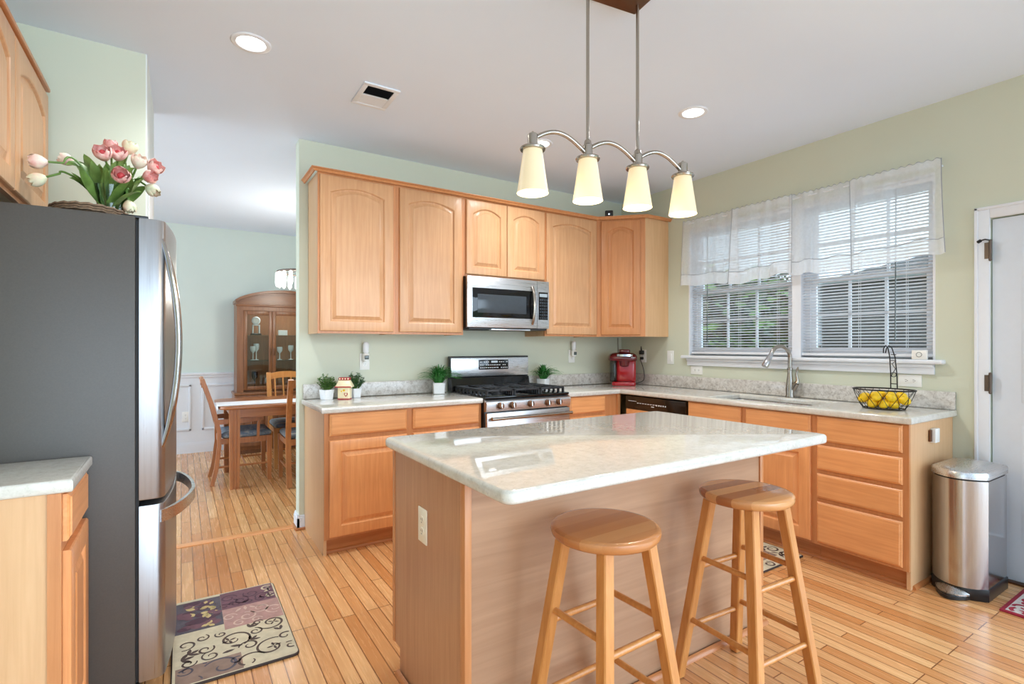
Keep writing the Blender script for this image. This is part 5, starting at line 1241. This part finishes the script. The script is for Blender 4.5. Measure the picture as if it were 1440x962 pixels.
def patch_mat(label, x0, x1, y0, y1, seed, base):
    t = thing('kitchen_mat', label, 'mat', base, 0, 'scroll-patterned kitchen mats')
    Wd, Hd = x1 - x0, y1 - y0; H = 0.012
    MB().prism(rrect(x0, x1, y0, y1, 0.025, 5), 0.0005, H - 0.001, 0.004).build('backing', 'mat_edge', t)
    def X(u): return x0 + 0.006 + (Wd - 0.012) * u
    def Y(v): return y0 + 0.006 + (Hd - 0.012) * v
    def quad(name, u0, u1, v0, v1, mat, z):
        m = MB(); m.box(X(u0), X(u1), Y(v0), Y(v1), H - 0.002, z); return m.build(name, mat, t)
    z1 = H
    MB().prism(rrect(x0 + 0.005, x1 - 0.005, y0 + 0.005, y1 - 0.005, 0.022, 5), H - 0.0015, z1).build('cream_field', 'mat_cream', t)
    quad('plum_panel', 0.441, 0.985, 0.74, 0.99, 'mat_plum', z1 + 0.0003); quad('rose_panel', 0.441, 0.995, 0.47, 0.74, 'mat_rose', z1 + 0.0003)
    quad('slate_panel', 0.01, 0.44, 0.55, 0.97, 'mat_slate', z1 + 0.0003); quad('taupe_panel', 0.02, 0.54, 0.005, 0.17, 'mat_taupe', z1 + 0.0003)
    rnd = random.Random(seed); zz = z1 + 0.0006; S = Wd / 0.45
    def scroll(mat, name, items, leaves, region):
        m = MB()
        for (u, v, r, a0, tu, w, sg) in items: spiral(m, X(u), Y(v), r * S, R_(a0), tu, w * S, zz, sg)
        for (u, v, a, L) in leaves: leafp(m, X(u), Y(v), R_(a), L * S, zz)
        clip(m, X(region[0]), X(region[1]), Y(region[2]), Y(region[3])); m.build(name, mat, t, solid=False, smooth=False)
    scroll('mat_brown', 'brown_scrolls', [(0.50, 0.33, 0.070, -60, 1.15, 0.0050, 1), (0.26, 0.30, 0.034, 30, 1.2, 0.0045, -1), (0.86, 0.42, 0.060, 200, 1.2, 0.0050, 1), (0.70, 0.36, 0.030, 90, 1.3, 0.0042, -1),
            (0.80, 0.14, 0.070, 60, 1.1, 0.0050, 1), (0.62, 0.22, 0.040, 180, 1.2, 0.0045, -1), (0.94, 0.22, 0.036, 300, 1.2, 0.0045, 1), (0.30, 0.22, 0.036, 120, 1.2, 0.0040, 1), (0.60, 0.06, 0.060, 20, 1.0, 0.005, 1), (0.10, 0.40, 0.040, 250, 1.1, 0.0045, 1), (0.24, 0.44, 0.028, 60, 1.2, 0.004, -1), (0.40, 0.43, 0.024, 140, 1.2, 0.004, 1), (0.74, 0.46, 0.022, 10, 1.2, 0.004, 1), (0.12, 0.20, 0.03, 10, 1.2, 0.004, -1), (0.96, 0.10, 0.03, 120, 1.2, 0.0045, -1)],
            [(0.46, 0.33, a, 0.030) for a in (20, 110, 200, 290)] + [(0.88, 0.42, a, 0.026) for a in (60, 150, 240, 330)] + [(0.82, 0.14, a, 0.030) for a in (10, 100, 190, 280)] + [(0.06, 0.25, a, 0.05) for a in (10, 60, -40)] + [(0.12, 0.29, a, 0.045) for a in (30, 80, -20)]
            + [(0.66, 0.42, a, 0.04) for a in (20, 60, 100)] + [(0.64, 0.27, a, 0.04) for a in (0, 45, 90)] + [(0.92, 0.30, a, 0.04) for a in (80, 130)] + [(0.57, 0.24, 160, 0.05), (0.50, 0.22, 190, 0.05)], (0.01, 0.99, 0.02, 0.52))
    scroll('mat_plum_dark', 'plum_scrolls', [(0.52 + 0.115 * k, 0.86 + 0.035 * (-1) ** k, 0.038, 70 * k, 1.4, 0.0045, (-1) ** k) for k in range(5)] + [(0.47 + 0.12 * k, 0.79, 0.024, 50 * k, 1.3, 0.004, 1) for k in range(5)], [(0.5 + 0.11 * k, 0.80 + 0.03 * (k % 2), 40 + 80 * k, 0.04) for k in range(5)], (0.44, 0.985, 0.75, 0.985))
    scroll('mat_rose_light', 'rose_scrolls', [(0.50, 0.62, 0.032, 10, 1.3, 0.004, 1), (0.66, 0.58, 0.042, 100, 1.3, 0.0045, -1), (0.80, 0.65, 0.046, 190, 1.3, 0.0045, 1), (0.93, 0.60, 0.044, 280, 1.3, 0.0045, -1), (0.58, 0.52, 0.028, 60, 1.2, 0.004, 1), (0.74, 0.51, 0.024, 0, 1.2, 0.004, 1)], [(0.56 + 0.1 * k, 0.67, 50 + 40 * k, 0.04) for k in range(4)], (0.42, 0.99, 0.48, 0.735))
    scroll('mat_cream', 'cream_scrolls', [(0.92, 0.93, 0.030, 0, 1.3, 0.005, 1), (0.93, 0.81, 0.026, 90, 1.3, 0.005, -1)], [(0.88, 0.87, 30, 0.04)], (0.80, 0.985, 0.75, 0.985))
    m = MB()
    for k in range(46):
        u, v = rnd.uniform(0.05, 0.40), rnd.uniform(0.58, 0.94); r = rnd.uniform(0.014, 0.030) * S; m.cur = k % 2
        m._add([(X(u) + r * math.cos(a) * 1.15, Y(v) + r * math.sin(a), zz + 0.00002 * k) for a in [2 * PI * i / 14 for i in range(14)]], [tuple(range(14))])
    clip(m, X(0.01), X(0.44), Y(0.55), Y(0.97)); m.build('fruit_pattern', ['mat_plum', 'mat_plum_dark'], t, solid=False, smooth=False)
    m = MB()
    for k in range(22): leafp(m, X(rnd.uniform(0.03, 0.38)), Y(rnd.uniform(0.57, 0.92)), rnd.uniform(0, 6.28), rnd.uniform(0.03, 0.05) * S, zz + 0.0006, 0.6)
    clip(m, X(0.01), X(0.44), Y(0.55), Y(0.97)); m.build('vine_leaves', 'mat_gold', t, solid=False, smooth=False)
    scroll('mat_brown', 'outline_pattern', [(rnd.uniform(0.06, 0.40), rnd.uniform(0.58, 0.94), 0.022, rnd.uniform(0, 360), 0.9, 0.0022, 1) for _ in range(14)], [], (0.01, 0.44, 0.55, 0.97))
    scroll('mat_slate', 'corner_scrolls', [(0.15, 0.04, 0.10, 60, 0.9, 0.006, 1), (0.38, 0.08, 0.07, 150, 1.0, 0.006, -1), (0.50, 0.10, 0.03, 0, 1.2, 0.004, 1), (0.10, 0.13, 0.03, 200, 1.2, 0.004, 1)], [(0.08, 0.16, 40, 0.05), (0.04, 0.12, 80, 0.05)], (0.02, 0.54, 0.01, 0.17))
    return t
patch_mat('patchwork kitchen mat with plum, rose and cream scroll panels before the refrigerator', -0.035, 0.418, 2.285, 3.050, 4, (0.19, 2.66, 0))
# mat at the sink
t = thing('kitchen_mat', 'cream kitchen mat with dark scroll border before the sink cabinet', 'mat', (2.96, 2.05, 0), 0, 'scroll-patterned kitchen mats')
sx0, sx1, sy0, sy1 = 2.735, 3.200, 1.690, 2.440
MB().prism(rrect(sx0, sx1, sy0, sy1, 0.012, 4), 0.0005, 0.008, 0.003).build('backing', 'mat_edge', t)
MB().box(sx0 + 0.008, sx1 - 0.008, sy0 + 0.008, sy1 - 0.008, 0.0075, 0.0088).build('cream_field', 'mat_cream', t)
MB().box(sx0 + 0.10, sx1 - 0.13, sy0 + 0.09, sy1 - 0.09, 0.0086, 0.0092).build('taupe_panel', 'mat_taupe', t)
m = MB()
for k in range(7):
    spiral(m, sx1 - 0.07, sy0 + 0.06 + 0.105 * k, 0.045, k, 1.2, 0.006, 0.0098, (-1) ** k); spiral(m, sx0 + 0.05, sy0 + 0.06 + 0.105 * k, 0.04, k, 1.2, 0.006, 0.0098, (-1) ** k)
    for a in (0, 2, 4): leafp(m, sx1 - 0.10, sy0 + 0.10 + 0.105 * k, a, 0.045, 0.0098)
for k in range(4): spiral(m, sx0 + 0.07 + 0.10 * k, sy0 + 0.045, 0.036, k, 1.2, 0.006, 0.0098, (-1) ** k)
for k in range(9): ribbon(m, [(sx0 + 0.11 + 0.023 * i, sy0 + 0.12 + 0.065 * k + 0.02 * math.sin(i * 1.6)) for i in range(10)], 0.007, 0.0098)
clip(m, sx0 + 0.01, sx1 - 0.01, sy0 + 0.01, sy1 - 0.01); m.build('scroll_border', 'mat_brown', t, solid=False, smooth=False)
# red rug at the door
t = thing('door_rug', 'red rug with pale scroll band beside the trash can at the door', 'rug', (3.57, 0.5, 0))
rx0, rx1, ry0, ry1 = 3.345, 3.790, 0.03, 0.834
MB().box(rx0, rx1, ry0, ry1, 0.0005, 0.010, 0.003).build('pile', 'rug_red', t)
MB().box(rx0 + 0.018, rx1 - 0.018, ry0 + 0.018, ry1 - 0.018, 0.0098, 0.0106).build('pale_band', 'rug_grey', t)
m = MB()
for k in range(8):
    for yy in (ry1 - 0.065, ry1 - 0.155, ry1 - 0.25, ry1 - 0.35):
        spiral(m, rx0 + 0.05 + 0.058 * k, yy, 0.038, 1.3 * k + yy * 9, 1.0, 0.010, 0.0112, (-1) ** k)
clip(m, rx0 + 0.02, rx1 - 0.02, ry0 + 0.02, ry1 - 0.02); m.build('red_scrolls', 'rug_red', t, solid=False, smooth=False)

# ================================================================== dining room
def post(m, pts, w, d):   # swept rectangular post
    m.tube(pts, 1.0, sec=[(-w, -d), (w, -d), (w, d), (-w, d)], up=(0, 1, 0))
def dining_chair(label, x, y, rz, wood_k, fabric, arms):
    # faces local +x ; origin under the seat centre
    t = thing('dining_armchair' if arms else 'dining_chair', label, 'chair', (x, y, 0), rz, 'dining chairs', local=True)
    hw = 0.235 if arms else 0.215; sd = 0.225
    m = MB(); rings = []
    for ins, z in ((0.012, 0.428), (0.0, 0.440), (0.0, 0.462), (0.015, 0.480), (0.06, 0.490), (0.12, 0.492)): rings.append([(a, b, z) for a, b in rrect(-sd + 0.02 + ins, sd - ins, -hw + 0.01 + ins, hw - 0.01 - ins, 0.04, 4)])
    m.loft(rings).build('seat', fabric, t, angle=60)
    f = MB(); f.box(sd - 0.045, sd - 0.020, -hw + 0.04, hw - 0.04, 0.375, 0.427); f.box(-sd, -sd + 0.022, -hw + 0.04, hw - 0.04, 0.375, 0.427)
    for s_ in (-1, 1): f.box(-sd + 0.022, sd - 0.04, s_ * (hw - 0.022) - 0.011, s_ * (hw - 0.022) + 0.011, 0.375, 0.427)
    f.build('seat_rail', wood_k, t)
    for s_ in (-1, 1):
        MB().loft([[(sd - 0.024 + a * w, s_ * (hw - 0.022) + b * w, z) for a, b in ((-1, -1), (1, -1), (1, 1), (-1, 1))] for z, w in ((0.0, 0.017), (0.36, 0.021), (0.428, 0.021))]).build('leg', wood_k, t, smooth=False)
        p = MB(); post(p, [(-sd - 0.055, s_ * (hw - 0.024), 0.0), (-sd - 0.020, s_ * (hw - 0.024), 0.14), (-sd + 0.006, s_ * (hw - 0.024), 0.36), (-sd + 0.004, s_ * (hw - 0.024), 0.50), (-sd - 0.045, s_ * (hw - 0.024), 0.72), (-sd - 0.13, s_ * (hw - 0.024), 0.985)], 0.022, 0.017)
        p.build('back_post', wood_k, t)
    def bx(z): return -sd - 0.045 - (z - 0.72) * 0.32 if z > 0.72 else -sd + 0.004 - (z - 0.5) * 0.223
    N = 12
    for z0_, z1_, cv in ((0.895, 0.965, 0.035), (0.545, 0.585, 0.0)):
        ringz = []
        for k in range(N + 1):
            yy = (-1 + 2 * k / N) * (hw - 0.04); a = cv * (1 - (yy / hw) ** 2); ringz.append([(bx(z1_) - 0.012, yy, z0_ + a), (bx(z1_) + 0.012, yy, z0_ + a), (bx(z1_) + 0.006, yy, z1_ + a), (bx(z1_) - 0.018, yy, z1_ + a)])
        MB().loft(ringz).build('back_rail', wood_k, t)
    for k in range(4):
        yy = (-1.5 + k) * (hw * 0.40); s = MB(); post(s, [(bx(0.57), yy, 0.57), (bx(0.74) , yy, 0.74), (bx(0.925), yy, 0.925)], 0.006, 0.019); s.build('back_slat', wood_k, t)
    for z, (p0, p1) in ((0.165, ((-sd - 0.012, 1), (sd - 0.024, 1))), (0.165, ((-sd - 0.012, -1), (sd - 0.024, -1)))):
        MB().tube([(p0[0], p0[1] * (hw - 0.022), z), (p1[0], p1[1] * (hw - 0.022), z)], 0.010, 8).build('stretcher', wood_k, t)
    MB().tube([(0.0, -hw + 0.022, 0.165), (0.0, hw - 0.022, 0.165)], 0.010, 8).build('stretcher', wood_k, t)
    if arms:
        for s_ in (-1, 1):
            a = MB(); post(a, [(-sd - 0.010, s_ * (hw - 0.004), 0.585), (-0.02, s_ * (hw + 0.008), 0.590), (0.15, s_ * (hw + 0.008), 0.605)], 0.012, 0.022); am = a.build('armrest', wood_k, t)
            a = MB(); post(a, [(0.100, s_ * (hw + 0.002), 0.40), (0.105, s_ * (hw + 0.006), 0.55), (0.12, s_ * (hw + 0.008), 0.598)], 0.020, 0.011); a.build('arm_post', wood_k, am)
    return t
dining_chair('oak dining armchair with blue-grey seat at the near end of the table', 0.515, 5.690, 0.0, 'dining_oak', 'seat_fabric', True)
dining_chair('oak dining chair half behind the wall end, its back towards the kitchen', 1.015, 5.300, PI / 2, 'dining_oak', 'stripe_fabric', False)
dining_chair('lighter oak dining chair across the table, before the china cabinet', 1.025, 6.080, -PI / 2, 'light_oak', 'stripe_fabric', False)
t = thing('dining_table', 'oak dining table with rounded corners seen past the wall end', 'table', (1.05, 5.66, 0))
TX0, TX1, TYa, TYb = 0.280, 2.10, 5.215, 6.080
MB().prism(rrect(TX0, TX1, TYa, TYb, 0.10, 6), 0.718, 0.748, 0.010, 3).build('tabletop', 'dining_oak_flat', t)
a = MB(); a.box(TX0 + 0.16, TX1 - 0.16, TYa + 0.035, TYa + 0.057, 0.640, 0.7175); a.box(TX0 + 0.16, TX1 - 0.16, TYb - 0.057, TYb - 0.035, 0.640, 0.7175); a.box(TX0 + 0.10, TX0 + 0.122, TYa + 0.10, TYb - 0.10, 0.640, 0.7175); a.box(TX1 - 0.122, TX1 - 0.10, TYa + 0.10, TYb - 0.10, 0.640, 0.7175)
a.build('apron', 'dining_oak_flat', t)
for x in (TX0 + 0.125, TX1 - 0.125):
    for y in (TYa + 0.065, TYb - 0.065):
        m = MB(); w = 0.042; pts = []
        for sx_, sy_ in ((-1, -1), (1, -1), (1, 1), (-1, 1)): pass
        sec = [(-w, -w), (-0.016, -w), (-0.014, -w + 0.005), (-0.006, -w + 0.005), (-0.004, -w), (0.012, -w), (0.014, -w + 0.005), (0.022, -w + 0.005), (0.024, -w), (w, -w), (w, w), (-w, w)]
        m.loft([[(x + a_ * q, y + b_ * q, z) for a_, b_ in sec] for z, q in ((0.0, 0.92), (0.7175, 1.0))]); m.build('leg', 'dining_oak', t, smooth=False)
m = MB().box(TX0 - 0.005, 1.9, 5.275, 5.62, 0.7485, 0.754, 0.002)
m.box(TX0 - 0.010, TX0 - 0.004, 5.275, 5.62, 0.712, 0.754, 0.002)
solo(m, 'table_runner', 'runner_white', 'white runner lying along the dining table', 'runner', base=(1.1, 5.45, 0.7485))
# china cabinet
HX0, HX1, HY0, HY1 = 0.553, 1.640, 6.900, 7.285; hc = (HX0 + HX1) / 2
t = thing('china_cabinet', 'arched-top oak china cabinet with glass doors behind the dining table', 'cabinet', (hc, 7.09, 0))
b = MB(); b.box(HX0 - 0.02, HX1 + 0.02, HY0 - 0.03, HY1, 0.05, 0.70, 0.006); b.box(HX0 - 0.03, HX1 + 0.03, HY0 - 0.04, HY1, 0.70, 0.735, 0.008); b.box(HX0 - 0.0, HX1 + 0.0, HY0, HY1, 0.0, 0.05); b.build('lower_cabinet', 'hutch_oak', t)
for k in range(3):
    xa = HX0 + 0.02 + k * 0.352; add_ = MB().loft([[(p[0], p[1], p[2]) for p in r] for r in door_rings(xa, xa + 0.34, 0.09, 0.66, 0.0, 0.05, HY0 - 0.031, 0.018)]); add_.build('lower_door', 'hutch_oak', t, angle=22)
c = MB()
c.box(HX0, HX0 + 0.022, HY0, HY1, 0.736, 1.80); c.box(HX1 - 0.022, HX1, HY0, HY1, 0.736, 1.80); c.box(HX0 + 0.022, HX1 - 0.022, HY1 - 0.012, HY1, 0.736, 1.80); c.box(HX0 + 0.022, HX1 - 0.022, HY0 + 0.02, HY1 - 0.012, 0.736, 0.752); c.box(HX0 + 0.022, HX1 - 0.022, HY0 + 0.02, HY1 - 0.012, 1.775, 1.80)
c.box(HX0, HX0 + 0.070, HY0 - 0.012, HY0 + 0.012, 0.736, 1.80); c.box(HX1 - 0.070, HX1, HY0 - 0.012, HY0 + 0.012, 0.736, 1.80); c.box(HX0 + 0.07, HX1 - 0.07, HY0 - 0.012, HY0 + 0.012, 1.715, 1.80)
c.build('upper_carcass', 'hutch_oak', t)
N = 24; top = []; bot = []
for k in range(N + 1):
    u = k / N; x = HX0 - 0.012 + (HX1 - HX0 + 0.024) * u; z = 1.84 + 0.135 * (1 - (2 * u - 1) ** 2) ** 0.8; top.append((x, z))
m = MB().prism([(x, 1.801) for x in (HX0 - 0.012, HX1 + 0.012)] + top[::-1], HY0 - 0.006, HY1, axis='y'); m.build('arched_top', 'hutch_oak_flat', t)
m = MB(); 
rings = []
for x, z in top: rings.append([(x, HY0 - 0.040, z - 0.034), (x, HY0 - 0.040, z - 0.002), (x, HY0 + 0.05, z + 0.004), (x, HY0 + 0.05, z - 0.034)])
m.loft(rings); m.box(HX0 - 0.012, HX1 + 0.012, HY0 - 0.022, HY0 + 0.0, 1.760, 1.785, 0.005); m.build('cornice', 'hutch_oak_flat', t)
dwid = (HX1 - HX0 - 0.144) / 3
for k in range(3):
    xa = HX0 + 0.072 + k * dwid; xb = xa + dwid - 0.004; f = MB(); s = 0.038; y0, y1 = HY0 - 0.016, HY0 + 0.006
    f.box(xa, xa + s, y0, y1, 0.76, 1.71, 0.003); f.box(xb - s, xb, y0, y1, 0.76, 1.71, 0.003); f.box(xa + s, xb - s, y0, y1, 0.76, 0.805, 0.003); f.box(xa + s, xb - s, y0, y1, 1.662, 1.71, 0.003)
    d = f.build('glass_door', 'hutch_oak', t)
    MB().box(xa + s, xb - s, HY0 - 0.006, HY0 - 0.003, 0.805, 1.662).build('door_glass', 'clear_glass', d)
    if k < 2: MB().box(xb - 0.026 if k == 0 else xa + 0.012, xb - 0.012 if k == 0 else xa + 0.026, y0 - 0.018, y0 - 0.0005, 1.175, 1.265, 0.003).build('door_pull', 'bronze', d)
for z in (1.41, 1.105): MB().box(HX0 + 0.024, HX1 - 0.024, HY0 + 0.03, HY1 - 0.014, z, z + 0.012).build('shelf', 'clear_glass', t)
ld = bpy.data.lights.new('cabinet_lamp', 'AREA'); ld.shape = 'RECTANGLE'; ld.size = 0.7; ld.size_y = 0.1; ld.energy = 3.0; ld.color = (1, 0.97, 0.92)
lo = bpy.data.objects.new('cabinet_lamp', ld); COL.objects.link(lo); lo.parent = t; lo.location = (0, -0.02, 1.765)
# things in the china cabinet
def goblet(label, x, y, z, h, mat, group='glassware in the china cabinet'):
    m = MB().lathe([(0.030, 0.0), (0.028, 0.003), (0.006, 0.008), (0.005, h * 0.45), (0.010, h * 0.52), (0.030, h * 0.66), (0.034, h * 0.85), (0.031, h), (0.029, h), (0.031, h * 0.85), (0.027, h * 0.68), (0.004, h * 0.55)], (x, y, z), 18)
    return solo(m, 'goblet', mat, label, 'glass', group, base=(x, y, z))
S1, S2, S0 = 1.4225, 1.1175, 0.7525
goblet('clear stemmed goblet on the middle shelf behind the left cabinet door', 0.742, 7.06, S2, 0.17, 'crystal')
goblet('second clear goblet on the middle shelf behind the left cabinet door', 0.785, 7.12, S2, 0.20, 'crystal')
goblet('clear goblet on the middle shelf behind the second cabinet door, left one', 1.045, 7.06, S2, 0.16, 'crystal')
goblet('tall clear goblet on the middle shelf by the wall end', 1.175, 7.06, S2, 0.18, 'crystal')
goblet('blue stemmed goblet on the bottom shelf of the china cabinet', 0.760, 7.04, S0, 0.22, 'blue_glass')
goblet('small clear candle glass on the bottom shelf of the china cabinet', 0.905, 7.04, S0, 0.14, 'crystal')
t = thing('crystal_clock', 'round crystal clock on a glass stand, top shelf of the china cabinet', 'clock', (0.775, 7.06, S1))
m = MB().box(0.715, 0.835, 7.02, 7.10, S1, S1 + 0.022, 0.006); m.build('stand', 'black_plastic', t)
m = MB(); m.box(0.732, 0.747, 7.035, 7.085, S1 + 0.0225, S1 + 0.115, 0.003); m.box(0.803, 0.818, 7.035, 7.085, S1 + 0.0225, S1 + 0.115, 0.003); m.box(0.732, 0.818, 7.035, 7.085, S1 + 0.1155, S1 + 0.128, 0.003); m.build('pillars', 'crystal', t)
m = MB(); m.T = Matrix.Translation((0.775, 7.06, S1 + 0.178)) @ Matrix.Rotation(PI / 2, 4, 'X'); m.lathe([(0.040, -0.02), (0.050, -0.012), (0.050, 0.012), (0.040, 0.02)], (0, 0, 0), 24); m.build('clock_case', 'crystal', t)
m = MB(); m.T = Matrix.Translation((0.775, 7.039, S1 + 0.178)) @ Matrix.Rotation(PI / 2, 4, 'X'); m.lathe([(0.030, -0.001), (0.030, 0.001)], (0, 0, 0), 24); m.build('dial', 'paper_white', t)
solo(MB().box(1.03, 1.135, 7.05, 7.09, S1, S1 + 0.065, 0.003), 'gift_box', 'ceramic_white', 'small white box on the top shelf of the china cabinet', 'box', base=(1.08, 7.07, S1))
# chandelier
HXc, HYc = 1.085, 5.66
t = thing('chandelier', 'crystal chandelier over the dining table, partly hidden by the wall end', 'chandelier', (HXc, HYc, CL))
m = MB().lathe([(0.065, CL - 0.0005), (0.065, CL - 0.015), (0.02, CL - 0.03)], (HXc, HYc, 0), 24); m.tube([(HXc, HYc, CL - 0.03), (HXc, HYc, 2.08)], 0.006, 8); m.build('rod', 'chrome', t)
m = MB().tube([(HXc + 0.27 * math.cos(a), HYc + 0.27 * math.sin(a), 2.045) for a in [2 * PI * k / 40 for k in range(40)]], 0.007, 8, closed=True)
for k in range(4): a = PI * k / 4; m.tube([(HXc + 0.27 * math.cos(a), HYc + 0.27 * math.sin(a), 2.045), (HXc, HYc, 2.08), (HXc - 0.27 * math.cos(a), HYc - 0.27 * math.sin(a), 2.045)], 0.004, 6)
m.build('ring', 'hinge_metal', t)
for k in range(22):
    a = 2 * PI * k / 22; x, y = HXc + 0.27 * math.cos(a), HYc + 0.27 * math.sin(a); MB().lathe([(0.004, 2.037), (0.018, 2.025), (0.020, 1.93), (0.016, 1.905), (0.003, 1.890)], (x, y, 0), 6).build('crystal_drop', 'crystal_glow', t, smooth=False)
ld = bpy.data.lights.new('chandelier_lamp', 'POINT'); ld.energy = CHAND_W; ld.color = (1, 0.95, 0.86); ld.shadow_soft_size = 0.12
lo = bpy.data.objects.new('chandelier_lamp', ld); COL.objects.link(lo); lo.parent = t; lo.location = (0, 0, 1.98 - CL)
